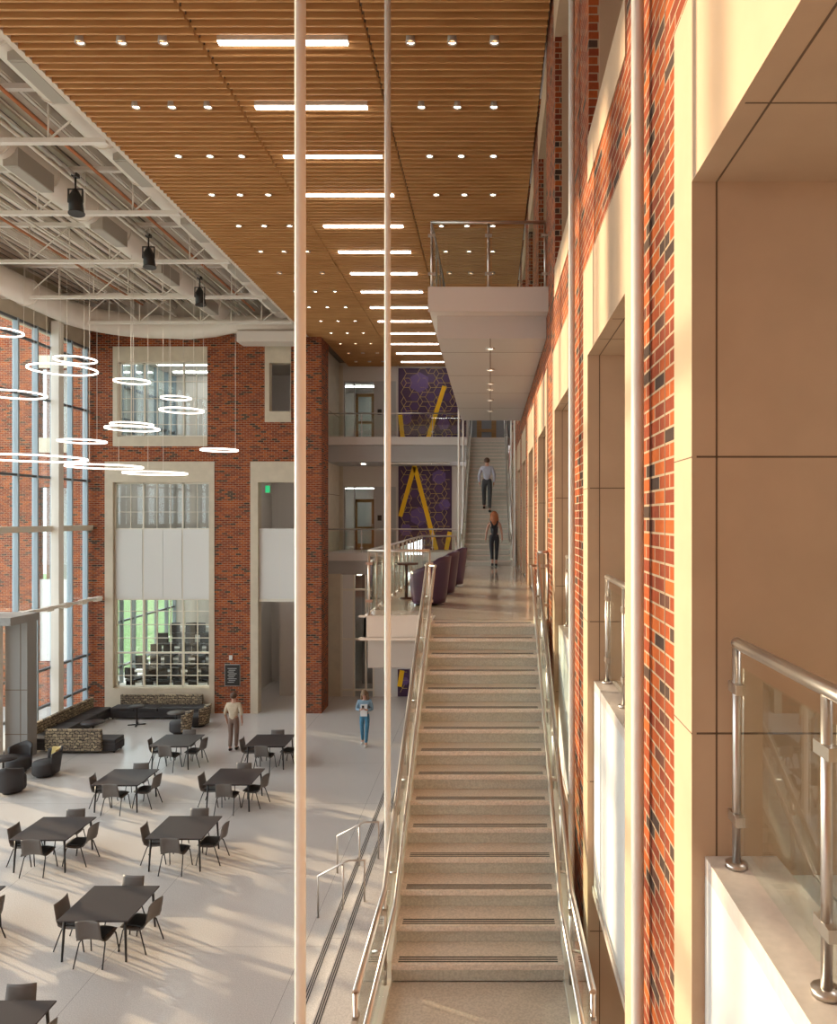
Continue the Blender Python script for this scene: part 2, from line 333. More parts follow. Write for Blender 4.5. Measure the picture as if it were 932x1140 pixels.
# rooms behind the end wall
b = MB()
zf = bz(785); 
b.box(-15.7, -10.3, 37, 37.2, -G, 9); b.box(-15.75, -15.6, YB+.45, 30.4, -G, 9); b.box(-15.75, -15.6, 30.4, 37.2, -2.6, 2.6); b.box(-15.78, -15.73, 30.4, 37.2, 2.6, 7.2); b.box(-10.3, -10.15, YB+.45, 37.2, -G, 8.6); b.box(-15.7, -10.3, YB+.45, 37.2, 7.0, 7.2)
b.box(-15.7, -10.3, YB+.45, 37.2, bz(497)-.3, bz(497)); b.box(-15.7, -10.3, YB+.45, 37.2, bz(600)-.3, bz(600)); 
b.box(-10.15, -7.0, 34.6, 34.8, -G, 9); b.box(-10.15, -7.0, YB+.45, 34.7, bz(600)-.3, bz(590)); b.box(-10.15, -7.0, YB+.45, 34.7, 1.6, 1.9); b.box(-10.15, -7.0, YB+.45, 34.7, 6.6, 6.9)
b.box(-9.0, -8.05, 31.8, 31.95, -G, -3.4); b.box(-7.5, -7.2, 31.8, 31.95, -G, -3.4); b.box(-8.05, -7.5, 31.8, 31.95, -5.0, -.9); b.box(-9.0, -8.05, 31.8, 31.95, -3.4, -.9); b.box(-7.5, -7.2, 31.8, 31.95, -3.4, -.9)
b.box(-15.5, -7.1, YB-.005, YB+.001, 7.35, 8.35)
struct(b.build('wall_rooms', 'wall_light'), 'pale rooms behind the brick end wall', 'wall')
b = MB()
for y in (30.5, 31.6, 32.7, 33.8, 34.9, 36.0, 36.9): b.box(-15.72, -15.56, y-.04, y+.04, -G, -2.6); b.box(-15.72, -15.56, y-.04, y+.04, 2.6, 7)
for z in (-6.3, -4.4, -2.7, 4.2, 5.6): b.box(-15.70, -15.6, 30.4, 37, z-.04, z+.04, 1)
r = struct(b.build('window_8', ['mullion', 'mullion_dark']), 'glazed side wall of the lecture room with a lawn outside', 'window')
p = MB(); p.box(-15.68, -15.67, 30.4, 37, -G, 7); p.build('pane', 'window_glass', r)
def roomlight(x0, x1, y, z, n, label, grp=None):
    b = MB(); b.box(x0, x1, y-.06, y+.06, z-.05, z); r = b.build('linear_light', 'room_lamp'); tag(r, label, 'ceiling light', grp); return r
for i, y in enumerate((30.6, 32.2, 34.0, 35.8)): roomlight(-15.2, -11.2, y, 6.98, i, f'added long fill light, {ORD[i]} from the glass in the upper window room', 'line lights in the upper room')
for i, y in enumerate((31.5, 34.5)): roomlight(-15.2, -11.5, y, bz(497)-.31, i, f'added long fill light, {ORD[i]} from the glass behind the middle panes', 'added fill lights in the middle room')  # added lamps that lift the room behind the middle panes
for i, y in enumerate((31.5, 34.5)): roomlight(-15.2, -11.5, y, bz(600)-.31, i, f'added long fill light, {ORD[i]} from the glass in the lecture room', 'added fill lights in the lecture room')  # added lamps, there only to lighten the lecture room
roomlight(-9.2, -7.6, 31.0, 6.59, 0, 'added fill light behind the small upper opening'); roomlight(-9.6, -7.6, 31.5, 1.59, 0, 'added fill light behind the opening with the green sign'); roomlight(-8.9, -7.5, 33.3, bz(600)-.31, 0, 'added fill light beyond the inner doorway of the entrance right of the plaque'); roomlight(-9.8, -7.4, 30.6, bz(600)-.31, 0, 'added fill light in the doorway right of the plaque')  # all four are added lamps brightening the dark spaces behind the openings
e = MB(); e.box(bx(291), bx(296), YB+.5, YB+.56, bz(548), bz(540)); tag(e.build('exit_sign', 'green_sign'), 'small green exit sign in the opening above the white panel', 'sign')
# tiered lecture room: desk rows and chairs
for i in range(6):
    y0 = 30.6+i*1.05; z0 = -G+.32*(i)
    if i: 
        b = MB(); b.box(-15.5, -10.4, y0-.55, 36.95, z0-.33, z0); struct(b.build('floor_tier', 'wall_grey'), f'{ORD[i]} carpeted tier of the lecture room floor', 'floor')
    d = MB(); d.box(-15.3, -10.9, y0-.02, y0+.38, z0+.70, z0+.73);
    for x in (-15.2, -13.2, -11.0): d.box(x, x+.05, y0, y0+.35, z0+.002, z0+.7)
    tag(d.build('long_desk', 'desk_white'), f'long white desk, {ORD[i]} row behind the lecture room glass', 'desk', 'lecture room desks')
def office_chair():
    r = empty('task_chair', (0,0,0), local=True)
    b = MB(); b.box(-.25, .25, -.24, .24, .43, .52); b.build('seat', 'upholstery', r, True, .03)
    b = MB(); b.box(-.24, .24, .22, .29, .55, 1.02); b.build('backrest', 'upholstery', r, True, .03)
    b = MB(); b.cyl((0,0,0), .03, .08, .43, 8)
    for a in range(5): b.bar((0,0,.08), (.27*cos(a*2*pi/5), .27*sin(a*2*pi/5), .03), .04, .04)
    b.bar((0,.1,.45), (0,.25,.6), .06, .02); b.build('base', 'black', r, True)
    return r
oc = office_chair(); first = True
for i in range(6):
    for j in range(7):
        o = oc if first else copy_tree(oc); first = False
        o.location = (-15.05+j*.64+random.uniform(-.04,.04)+(.1 if i%2 else 0), 30.6+i*1.05-.32, .32*i+.001); o.rotation_euler.z = pi+random.uniform(-.5,.5)
        tag(o, f'black task chair, {ORD[j]} from the left in {ORD[i]} lecture row', 'chair', 'task chairs in the lecture room')

# ---- bridge zone right of the pier
YD, YF = 34.5, 31.5
def dx(px, Y=YD): return (px-546)*Y/830
def dz_(py, Y=YD): return (576-py)*Y/830
b = MB(); b.box(-7.2, -6.98, 30.1, YD, -G, 7.2)
for z in (4.6, 1.0, -3.0, -5): b.box(-6.981, -6.978, 30.1, YD, z, z+.02, 1)
struct(b.build('wall_side', ['limestone_grey', 'joint']), 'stone clad side wall between brick pier and corridor doors', 'wall')
L3G = (dx(382.8), dx(417.5), L3, dz_(424.5)); L2G = (dx(382.8), dx(417.5), L2, dz_(542))
b = MB(); grid_wall(b, 'y', YD, YD+.2, -7.0, -.95, -2.4, 7.2, [L3G, L2G])
for L, g_ in ((L3, L3G), (L2, L2G)):
    b.box(dx(418), dx(441), YD-.02, YD, L, g_[3], 1); b.box(dx(429.4), dx(429.7), YD-.022, YD-.02, L, g_[3], 2); b.box(dx(378), dx(382), YD-.05, YD, L, 2.4 if L < 0 else 7, 3)
struct(b.build('wall_corridor_end', ['wall_light', 'wall_grey', 'joint', 'limestone_grey']), 'light grey corridor wall with doors behind the bridges', 'wall')
for L, g_, n, dpx in ((L3, L3G, 4, (395.5, 416)), (L2, L2G, 5, (394.5, 416))):
    dn = 'upper' if L > 0 else 'lower'
    f = MB(); x0, x1, z0, z1 = g_
    for a in (x0, dx(394), x1-.05): f.box(a, a+.05, YD+.02, YD+.12, z0, z1)
    f.box(x0, x1, YD+.02, YD+.12, z1-.05, z1)
    r = struct(f.build(f'window_{n}', 'beam_grey'), f'glazed screen around the wooden door, {dn} corridor', 'window')
    p = MB(); p.box(x0, x1, YD+.06, YD+.07, z0, z1); p.build('pane', 'window_glass', r)
    hd = 2.35; d = MB(); a, c = dx(dpx[0]), dx(dpx[1]); yy = YD+.13
    d.box(a, a+.12, yy, yy+.06, L, L+hd); d.box(c-.12, c, yy, yy+.06, L, L+hd); d.box(a, c, yy, yy+.06, L+hd-.15, L+hd); d.box(a, c, yy, yy+.06, L, L+.28); d.box(a, c, yy+.001, yy+.059, L+.95, L+1.07)
    r = struct(d.build(f'door_{n-3}', 'door_wood'), f'wood framed glass door on the {dn} corridor', 'door')
    p = MB(); p.box(a+.1, c-.1, yy+.02, yy+.03, L+.2, L+hd-.1); p.build('glass_panel', 'window_glass', r)
    p = MB(); p.tube([(c-.06,yy-.03,L+1.0),(c-.06,yy-.03,L+1.2)], .015); p.build('door_handle', 'steel', r)
    q = MB(); q.box(-9.5, -4.9, 38, 38.1, L, L+3.2); q.box(-9.5, -4.9, YD+.2, 38, L+2.95, L+3.1); q.box(-4.95, -4.9, YD+.2, 38, L, L+3); q.box(-9.5, -9.4, YD+.2, 38, L, L+3); q.box(-9.5, -4.9, YD+.2, 38, L-.1, L-.001)
    struct(q.build('wall_room', 'wall_light'), f'small room behind the {dn} corridor door', 'wall')
    roomlight(-7.3, -5.4, 36.0, L+2.94, 0, f'added fill light inside the {dn} corridor room')  # lamp added to light up the small room behind the door
    q = MB(); q.box(dx(420.5), dx(425), YD-.035, YD-.02, L+1.35, L+1.6); tag(q.build('room_sign', 'black'), f'small black room sign beside the {dn} corridor door', 'sign')
# slabs
for L, nm, beam in ((L3, 'upper', 2.37), (L2, 'lower', -2.43)):
    b = MB(); b.box(-6.98, -.95, YF, YD, L-.33, L); b.box(-6.98, -.95, YF+.2, YD, beam, L-.33, 1)
    if L > 0: b.box(-.95, .85, 31.76, 45, L-.33, L)
    struct(b.build('floor_bridge', ['fascia', 'beam_grey']), f'{nm} corridor slab with pale fascia over a grey beam', 'floor')
b = MB(); b.box(-.97, -.95, 34.7, 38, L3, 7.2); b.box(.84, .86, 31.8, 45, L3, 7.2); grid_wall(b, 'y', 38, 38.2, -.95, .85, L3, 7.2, [(bx(531, 38), bx(552.5, 38), L3, L3+2.2)])
struct(b.build('wall_passage', 'gray_panel'), 'dark passage walls at the head of the stairs', 'wall')
d = MB(); a, c = bx(531, 38), bx(552.5, 38); yy = 37.97; L = L3
d.box(a, a+.1, yy, yy+.08, L, L+2.2); d.box(c-.1, c, yy, yy+.08, L, L+2.2); d.box(a, c, yy, yy+.08, L+2.05, L+2.2); d.box(a, c, yy, yy+.08, L, L+.3); d.box(a+.1, a+.24, yy+.02, yy+.06, L, L+2.1); d.box(c-.24, c-.1, yy+.02, yy+.06, L, L+2.1); d.box(a, c, yy+.001, yy+.07, L+.95, L+1.1)
b = MB(); b.box(-.85, .75, 35.2, 35.3, L3+2.75, L3+2.8); tag(b.build('linear_light', 'room_lamp'), 'added fill light in the passage at the head of the upper stairs', 'ceiling light')  # added lamp so the passage and its wooden door are not black
b = MB(); b.box(-.95, .85, 33, 45, L3+2.85, L3+2.95); struct(b.build('ceiling_passage', 'wall_light'), 'low ceiling of the passage at the head of the stairs', 'ceiling')
r = struct(d.build('door_3', 'door_wood'), 'wooden double door at the top of the stairs', 'door')
p = MB(); p.box(a+.1, c-.1, yy+.04, yy+.05, L+.1, L+2.1); p.build('glass_panel', 'gray_panel', r)
# ground floor wall under the bridge
YU = 31.6
def ux(px): return bx(px, YU)
def uz(py): return bz(py, YU)
b = MB()
b.box(ux(429), -.9, YU, YU+.2, -G, -2.4, 0); b.box(-.9, .85, YU+.2, YU+.4, -G, -1.6, 0)
b.box(ux(416), ux(429), YU, YU+.15, -G, uz(640), 0)
b.box(ux(381), ux(394), YU+.02, YU+.1, -G, uz(640), 0)
for px in (380.5, 394, 407.5, 416): b.box(ux(px)-.04, ux(px)+.04, YU-.03, YU+.12, -G, uz(640), 1)
for py in (656.6, 711.6, 768): b.box(ux(380), ux(416), YU-.02, YU+.12, uz(py)-.04, uz(py)+.04, 1)
b.box(-6.98, ux(380), YU+.03, YU+.2, -G, -2.4, 2)
struct(b.build('wall_under_bridge', ['white_panel', 'frame_beige', 'limestone_grey']), 'white panelled ground floor wall under the bridge', 'wall')
b = MB(); b.box(-7.2, .85, 34.75, 34.9, -G, -2.4); struct(b.build('wall_ground_back', 'wall_grey'), 'grey wall behind the ground floor glazing under the bridge', 'wall')
p = MB(); p.box(ux(394), ux(416), YU+.04, YU+.05, -G, uz(640)); p.box(ux(392), ux(418), YU+2.5, YU+2.6, -G, uz(640), 1)
struct(p.build('window_6', ['window_glass', 'gray_panel']), 'dark narrow glazing under the bridge', 'window')

for i, (x, L) in enumerate(((-5.6, 2.36), (-2.6, 2.36), (-5.6, -2.45), (-3.2, -2.45))):
    o = MB(); o.cyl((x, 32.9 if L > 0 else 31.9, L), .09, -.02, .0, 16); o = o.build('downlight', 'spot_lamp'); tag(o, ('left','right')[i%2]+' small downlight under the '+('upper' if L > 0 else 'lower')+' bridge slab', 'ceiling light', 'downlights under the bridges')
# ---- murals
def hexpts(cx, cz, r, a0=0): return [(cx+r*cos(a0+pi/3*i), cz+r*sin(a0+pi/3*i)) for i in range(6)]
def mural(label, x0, x1, z0, z1, y, hexes, bars, seed, scale=.25):
    rnd = random.Random(seed)
    b = MB(); b.box(x0, x1, y-.04, y, z0, z1); root = b.build('wall_mural', 'mur_dark'); tag(root, label, 'mural')
    def clip(p): return x0+.02 < p[0] < x1-.02 and z0+.02 < p[1] < z1-.02
    ln = MB(); HX = []; n = 0; row = 0; z = z0
    dw = scale*1.5; dh = scale*sin(pi/3)
    i = 0; x = x0
    while x < x1+scale:
        z = z0+(dh if i % 2 else 0)
        while z < z1+scale:
            pts = hexpts(x, z, scale)
            if rnd.random() < .8:
                for k in range(6):
                    p, q = pts[k], pts[(k+1)%6]
                    if clip(p) and clip(q) and rnd.random() < .72: ln.bar((p[0], y-.048, p[1]), (q[0], y-.048, q[1]), .016, .008, up=(0,1,0))
            if rnd.random() < .5 and clip((x, z)):
                for k in (0, 2, 4):
                    p = pts[k]
                    if clip(p): ln.bar((p[0], y-.047, p[1]), (x, y-.047, z), .018, .006, up=(0,1,0))
            if rnd.random() < .38 and clip((x-scale*.8, z-scale*.8)) and clip((x+scale*.8, z+scale*.8)): HX.append((x, z, scale*.8, 0, .004, 'mur_mid'))
            z += 2*dh
        x += dw; i += 1
    HX += [(cx, cz, r, a, .012, 'mur_light') for cx, cz, r, a in hexes]
    ln.build('gold_lines', 'gold', root)
    for cx, cz, r, a, t, m_ in HX: q = MB(); q.prism(hexpts(cx, cz, r, a), 'y', y-.040-t, y-.0405); q.build('hexagon', m_, root)
    yb = MB()
    for p, q in bars: yb.bar((p[0], y-.058, p[1]), (q[0], y-.058, q[1]), .02, .22, up=(1,0,0)) if False else yb.bar((p[0], y-.058, p[1]), (q[0], y-.058, q[1]), .20, .008, up=(0,1,0))
    yb.build('yellow_bands', 'yellow', root)
ym = YD-.01
mx0, mx1 = dx(443.7), dx(519)
mural('upper purple mural of hexagons with yellow diagonal bands', mx0, mx1, L3, dz_(410), ym,
      [(dx(467), dz_(426), .48, pi/6), (dx(452), dz_(466), .3, pi/6), (dx(494), dz_(472), .3, 0)], [((dx(443.9)+.08, dz_(462)), (dx(449), L3+.02)), ((dx(495), dz_(430)), (dx(475), L3+.02))], 3)
mural('lower purple mural with a tall yellow inverted V', mx0, dx(503), L2, dz_(517), ym,
      [(dx(467), dz_(575), .45, pi/6), (dx(495), dz_(562), .28, 0), (dx(452), dz_(590), .3, 0), (dx(489), dz_(531), .35, pi/6)],
      [((dx(461.5), dz_(520)), (dx(444.6)+.05, dz_(575))), ((dx(461.5), dz_(518)), (dx(486), dz_(612))), ((dx(501), dz_(592)), (dx(497), dz_(612)))], 5)
mural('small purple and yellow mural patch on the ground floor wall', ux(443), ux(456), -G+.02, uz(745), YU-.01, [(ux(451), uz(758), .18, 0)], [((ux(448), uz(746)), (ux(445), uz(764)))], 8, .2)
b = MB(); b.box(dx(438), dx(504), YF+.55, YF+.63, 2.28, 2.36); tag(b.build('light_bar', 'frame_beige'), 'slim pale light bar under the bridge above the lower mural', 'lamp')

# ---- ceilings
CE = 6.97
slat = MB(); seams = (-7.02, -4.26, -1.78, .83)
for a, c in zip(seams, seams[1:]):
    y = 7.0
    while y < YD-.02:
        x0 = a
        if y > YB: x0 = max(a, x_p) if a < -7 else a
        slat.box(x0+(.02 if a > -7 else 0), c-.02, y, y+.035, CE, CE+.16); y += .17
slat.box(-7.02, .84, 6.9, YD, CE+.17, CE+.2, 1)
struct(slat.build('ceiling', ['slat_wood', 'joint']), 'warm timber slat ceiling hung over the staircase', 'ceiling')
b = MB(); b.box(-16.2, -7.02, -8, YB, 8.35, 8.5)
x = -15.9
while x < -7.1: b.box(x, x+.11, -8, YB, 8.27, 8.35); b.box(x+.11, x+.16, -8, YB, 8.345, 8.349, 1); x += .30
b.box(-7.12, -7.02, 6.9, YB, CE+.02, 8.35); b.box(-7.12, .9, -8, 6.9, CE+.1, CE+.3)
struct(b.build('ceiling_deck', ['deck', 'deck_dark']), 'white painted ribbed metal deck of the exposed ceiling', 'ceiling')
b = MB(); b.box(-16.2, 5, -8, 39, 8.5, 8.7); b.box(-16.2, 5, YB, 39, 7.2, 7.3)
struct(b.build('ceiling_roof', 'deck'), 'roof slab above the atrium', 'ceiling')
# downlights and strips
proto = None
def downlight():
    r = empty('downlight', (0,0,0), local=True)
    b = MB(); b.lathe([(.056,0),(.075,0),(.075,.012),(.068,.09),(.068,.12),(.055,.12),(.056,0)], n=16); b.build('trim_ring', 'lamp_can', r, True)
    b = MB(); b.cyl((0,0,0), .055, .02, .03, 16); b.build('lens', 'spot_lamp', r, True)
    return r
dl = downlight(); first = True
for k in range(14):
    Y = 10.915+1.725*k
    for bay, xs in (('left', (-6.02, -5.41, -4.80)), ('right', (-1.17, -.56, .06))):
        if bay == 'right' and k > 10: continue
        for q, x in zip(('left', 'middle', 'right'), xs):
            o = dl if first else copy_tree(dl); first = False; o.location = (x, Y+.02, CE+G-.012)
            tag(o, f'small downlight, {q} of three in {ORD[k]} row from front, {bay} ceiling bay', 'ceiling light', f'downlights in the {bay} ceiling bay')
    b = MB(); b.box(-3.99, -2.08, Y-.051, Y+.052, CE-.012, CE+.07); o = b.build('strip_light', 'lamp_can')
    p = MB(); p.box(-3.98, -2.09, Y-.045, Y+.045, CE-.035, CE-.012); p.build('diffuser', 'lamp', o)
    tag(o, f'glowing strip light across the timber ceiling, {ORD[k]} from the front', 'ceiling light', 'strip lights in the middle ceiling bay')
# trusses
def truss(Y, i):
    r = empty('roof_truss', (-11.3, Y, CE), f'white steel roof truss, {ORD[i]} from the camera', 'truss', 'trusses under the exposed deck')
    b = MB(); b.box(-15.9, -7.13, Y-.06, Y+.06, CE-.02, CE+.07); b.build('bottom_chord', 'white_steel', r)
    b = MB(); b.box(-15.9, -7.13, Y-.06, Y+.06, 7.95, 8.05); b.build('top_chord', 'white_steel', r)
    n = 12; w = (15.9-7.13)/n
    n = 8; w = (15.9-7.13)/n; b = MB()
    for j in range(n):
        x = -15.9+j*w
        b.tube([(x,Y,CE+.05),(x,Y,7.96)], .018, 6) if j else None
        b.tube([(x,Y,CE+.05),(x+w,Y,7.96)] if j%2 else [(x+w,Y,CE+.05),(x,Y,7.96)], .02, 6)
    b.build('web', 'white_steel', r)
for i, Y in enumerate((10.5, 13.87, 17.15, 20.4, 23.7, 26.8)): truss(Y, i)
i = 0
for x in (-8.9, -10.6, -12.2, -13.8):
    b = MB(); b.box(x-.05, x+.05, 6, YB, 8.1, 8.26); b.box(x-.03, x+.03, 6, YB, 8.06, 8.1)
    tag(b.build('roof_purlin', 'white_steel'), f'white steel purlin under the deck, {ORD[i]} from the timber ceiling', 'beam', 'purlins under the deck'); i += 1
def duct(x, z, r, y0, y1, label, regs):
    root = empty('air_duct', (x, y0, z-r), label, 'duct')
    b = MB(); pts = [(x, y0+(y1-y0)*t/20, z) for t in range(21)]; b.tube(pts, r, 20)
    y = y0+1
    while y < y1: b.lathe([], n=3) if False else b.tube([(x,y-.02,z),(x,y+.02,z)], r+.025, 20); y += 1.65
    b.build('pipe', 'duct', root)
    for yy in regs:
        b = MB(); b.box(x+r*.2, x+r*1.0, yy, yy+1.25, z-r-.12, z-r*.3, 0); b.box(x+r*.25, x+r*.95, yy+.05, yy+1.2, z-r-.13, z-r-.12, 1)
        b.build('register', ['grille', 'grille'], root)
duct(-7.72, 7.72, .36, 4, 27.6, 'white round air duct beside the timber ceiling edge', [11.8, 15.1, 18.4, 21.7, 25.0])
duct(-9.95, 7.62, .38, 4, 27.4, 'white round air duct through the middle of the trusses', [11.8, 15.1, 18.4, 21.7, 25.0])
def bend(c, r0, a0, a1, z, n=10): return [(c[0]+r0*cos(a0+(a1-a0)*i/n), c[1]+r0*sin(a0+(a1-a0)*i/n), z) for i in range(n+1)]
b = MB(); pts = [(-14.95, y, 7.25) for y in (4, 8, 12, 16, 20, 24)]+bend((-12.45, 25.9), 2.5, pi, pi/2, 7.25)[1:]
pts += [(-11.5, 28.38, 7.2), (-10.5, 28.3, 7.25), (-9.8, 28.2, 7.32), (-9.2, 28.2, 7.3), (-7.15, 28.2, 7.3)]
b.tube(pts, [.43]*6+[.43]*10+[.42, .40, .36, .34, .34], 20)
for y in (9, 13, 17, 20.5, 24): b.tube([(-14.95,y-.03,7.25),(-14.95,y+.03,7.25)], .46, 20)
tag(b.build('curved_duct', 'duct'), 'large white duct curving from the glazed wall along the brick wall', 'duct')
b = MB(); b.box(-9.5, -7.15, 27.9, 28.7, 6.58, 6.98); tag(b.build('duct_box', 'duct'), 'white rectangular duct box before the brick wall top', 'duct')
b = MB(); b.box(-16.0, -15.55, -8, YB, 6.55, 8.4); struct(b.build('wall_left', 'limestone_grey'), 'plain band of wall above the glazed curtain wall', 'wall')
for i, (x, z, m, lab) in enumerate(((-8.55, 7.5, 'pipe_orange', 'orange sprinkler pipe running under the deck'), (-12.6, 7.7, 'pipe_orange', 'thin orange pipe near the middle of the deck'), (-8.85, 7.3, 'steel', 'grey conduit carrying the black spotlights'), (-9.1, 7.35, 'white_steel', 'white conduit beside the spotlight conduit'), (-11.4, 7.3, 'white_steel', 'white pipe left of the middle duct'))):
    b = MB(); b.tube([(x, 6, z), (x, 27.0, z)], .035, 8); tag(b.build('ceiling_pipe', m), lab, 'pipe')
def spot():
    r = empty('spotlight', (0,0,0), local=True)
    b = MB(); b.tube([(0,0,.16),(0,-.0,.02),(.05,-.05,-.34)], [.06,.13,.15], 16); b.tube([(.05,-.05,-.34),(.052,-.052,-.36)], .165, 16); b.build('housing', 'black', r, True)
    b = MB(); b.tube([(0,0,.14),(0,0,.5)], .02, 8); b.box(-.06,.06,-.06,.06,.44,.52); b.box(-.16,-.14,-.02,.02,-.1,.2); b.box(.14,.16,-.02,.02,-.1,.2); b.box(-.16,.16,-.02,.02,.18,.2); b.build('yoke', 'black', r, True)
    return r
sp = spot()
for i, Y in enumerate((15.9, 19.3, 22.7)):
    o = sp if i == 0 else copy_tree(sp); o.location = (-8.85, Y, 6.93+G-.12); tag(o, f'black theatre spotlight under the exposed ceiling, {ORD[i]} from the camera', 'spotlight', 'black spotlights')
# ring pendants
rings = [(0,370,22.5,.62,'at the left frame edge, highest'), (84,401,21.2,.6,'small, above the wide one by the white column'), (70,412,34.4,.9,'wide, across the white column'), (15,439.6,32,.8,'left edge, under the top left ring'),
 (147,425,18.3,.5,'small, top left corner of the upper window'), (196,443.5,15.6,.5,'smallest, middle of the upper window'), (202.5,457.4,22.7,.6,'over the right half of the upper window'),
 (147,473,21.6,.6,'upper of the close pair at the window sill'), (147.5,477.5,27.4,.7,'lower of the close pair at the window sill'), (91.7,491.8,24.1,.6,'alone in front of the left brick strip'),
 (35,510.7,55,1.2,'largest, lowest at the left edge'), (116.6,520,38.6,.9,'low, above the left of the big window'), (173,527.3,32.8,.8,'lowest, above the middle of the big window'), (244.3,501.5,19.5,.5,'alone right of the windows')]
for px, py, hw, r, w in rings:
    Y = 830*r/hw; x = (px-546)*Y/830; z = (576-py)*Y/830
    root = empty('ring_pendant', (x, Y, z), f'glowing white ring pendant, {w}', 'pendant lamp', 'ring pendants')
    pts = [(x+r*cos(2*pi*i/48), Y+r*sin(2*pi*i/48), z) for i in range(48)]
    b = MB(); n = 48
    vs = []; 
    for i in range(n):
        a = 2*pi*i/n
        for rr, zz in ((r-.022, z-.01), (r+.022, z-.01), (r+.022, z+.03), (r-.022, z+.03)): vs.append((x+rr*cos(a), Y+rr*sin(a), zz))
    fs = [(i*4+j, i*4+(j+1)%4, ((i+1)%n)*4+(j+1)%4, ((i+1)%n)*4+j) for i in range(n) for j in range(4)]
    b.add(vs, fs); b.build('ring', 'ring_lamp', root)
    for k in range(2):
        a = k*pi+.5+px*.01; b = MB(); b.tube([(x+r*cos(a), Y+r*sin(a), z+.03), (x+r*cos(a), Y+r*sin(a), 8.3)], .0045, 5); b.build('cable', 'white_steel', root)

# ---- curtain wall on the left
XG = -15.6
b = MB(); ys = []; y = 28.65
while y > -7: ys.append(y); y -= 1.05
for y in ys: b.box(XG-.06, XG+.13, y-.035, y+.035, -G, 6.55)
for z in (6.5, 5.98, 4.1, 1.4, -5.3, -6.58, -7.52): b.box(XG-.01, XG+.10, -8, YB, z-.04, z+.04, 1)
b.box(XG-.01, XG+.2, -8, YB, -.5, -.3, 2)
r = struct(b.build('window_1', ['mullion', 'mullion_dark', 'frame_beige']), 'tall glazed curtain wall on the left with blue grey fins', 'window')
p = MB(); p.box(XG-.012, XG-.004, -8, YB, -G, 6.5); p.build('pane', 'window_glass', r)
b = MB(); b.tube([(XG+.57, 23.9, -3.1), (XG+.57, YB-.1, -3.1)], .06, 10)
for y in ys[:5:2]: b.bar((XG+.02, y, -3.1), (XG+.57, y, -3.1), .05, .05)
for y in ys[:5]: b.box(XG+.49, XG+.65, y-.3, y+.05, -3.2, -3.03)
tag(b.build('heater_pipe', 'white_steel'), 'white finned pipe running along the glazed wall at door height', 'pipe')
i = 0
for Y in (6.5, 13.1, 19.7, 26.35):
    b = MB(); b.box(-15.45, -15.17, Y-.15, Y+.15, -G, 6.9); o = b.build('wall_column', 'white_steel'); struct(o, f'square white column in front of the glazed wall, {ORD[3-i]} from the brick wall', 'column'); i += 1
# wing outside, seen through the glass
b = MB(); grid_wall(b, 'y', 30.0, 30.35, -24.5, -15.8, -G-.2, 10, [(-18.2, -16.7, 3.2, 6.0), (-18.2, -16.7, -5.8, 1.2)])
struct(b.build('wall_outside', 'brick'), 'brick wing of the building outside the glazed wall', 'wall')
b = MB()
b.box(-18.4, -16.5, 30.9, 31, -7, 7, 3)
for z0, z1 in ((3.2, 6.0), (-2.5, 1.2)): b.box(-18.2, -16.7, 30.15, 30.2, z0, z1, 0)
b.box(-18.2, -16.7, 30.1, 30.2, -5.8, -2.5, 1); b.box(-18.3, -16.6, 29.9, 30.0, 2.6, 3.2, 2); b.box(-18.3, -16.6, 29.9, 30.0, 6., 6.5, 2)
struct(b.build('window_7', ['window_glass', 'white_panel', 'limestone_grey', 'wall_light']), 'windows of the brick wing outside the glazed wall', 'window')
# entrance vestibule at the left edge
b = MB(); b.box(-15.3, -14.6, 23.5, 24.0, -G, -3.3)
for z in (-5.45, -6.85): b.box(-15.3, -14.599, 23.495, 23.5, z, z+.02, 1)
b.box(-14.82, -14.80, 23.495, 23.5, -G, -3.3, 1)
b.box(-16.5, -14.55, 22.6, 24.05, -3.3, -3.05, 2); b.box(-16.5, -15.33, 23.2, 23.45, -G, -3.3, 3)
struct(b.build('wall_vestibule', ['gray_panel', 'joint', 'gray_panel', 'white_steel']), 'grey metal clad entrance vestibule at the left edge', 'vestibule')

# ================================================================ STAIRS
SX0, SX1 = -.84, .63
def flight(label, ytop, ztop, n, rise, run, x0=SX0, x1=SX1, strips=True):
    y_b = ytop-(n-1)*run
    root = empty('staircase', (0, y_b, ztop-n*rise), label, 'staircase')
    b = MB(); s = MB(); rz = MB()
    for i in range(n):           # step i counted from the top nosing
        z = ztop-i*rise; y = ytop-i*run
        b.box(x0, x1, y, y+run+.045, z-.045, z); rz.box(x0, x1, y+.045, y+.08, z-rise+.0005, z-.045)
        if strips:
            for k in range(3): s.box(x0+.05, x1-.05, y+.035+k*.034, y+.050+k*.034, z-.001, z+.0015)
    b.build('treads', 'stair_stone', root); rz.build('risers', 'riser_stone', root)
    if strips: s.build('nosing_strips', 'black', root)
    for sx in (x0-.07, x1):
        st = MB(); sl = rise/run
        st.prism([(y_b-.02, ztop-n*rise-.25), (y_b-.02, ztop-(n-1)*rise+.04), (ytop+.05, ztop+.07), (ytop+.25, ztop+.07), (ytop+.25, ztop-.4), (y_b+.6, ztop-n*rise-.25)], 'x', sx, sx+.07)
        st.build('stringer', 'frame_beige', root)
    u = MB(); u.prism([(y_b+.1, ztop-n*rise-.2), (y_b+.1, ztop-n*rise-.05), (ytop+.2, ztop-.12), (ytop+.2, ztop-.35), (y_b+.5, ztop-n*rise-.25)], 'x', x0, x1); u.build('underside', 'soffit', root)
    return root
RS, RN = .165, .30
flight('long straight stone staircase rising from the lower landing to the chair landing', 10.55, L2, 15, RS, RN)
flight('upper stone staircase beyond the landing with two people walking up', 31.75, L3, 30, (L3-L2)/30, RN)
zl = L2-15*RS
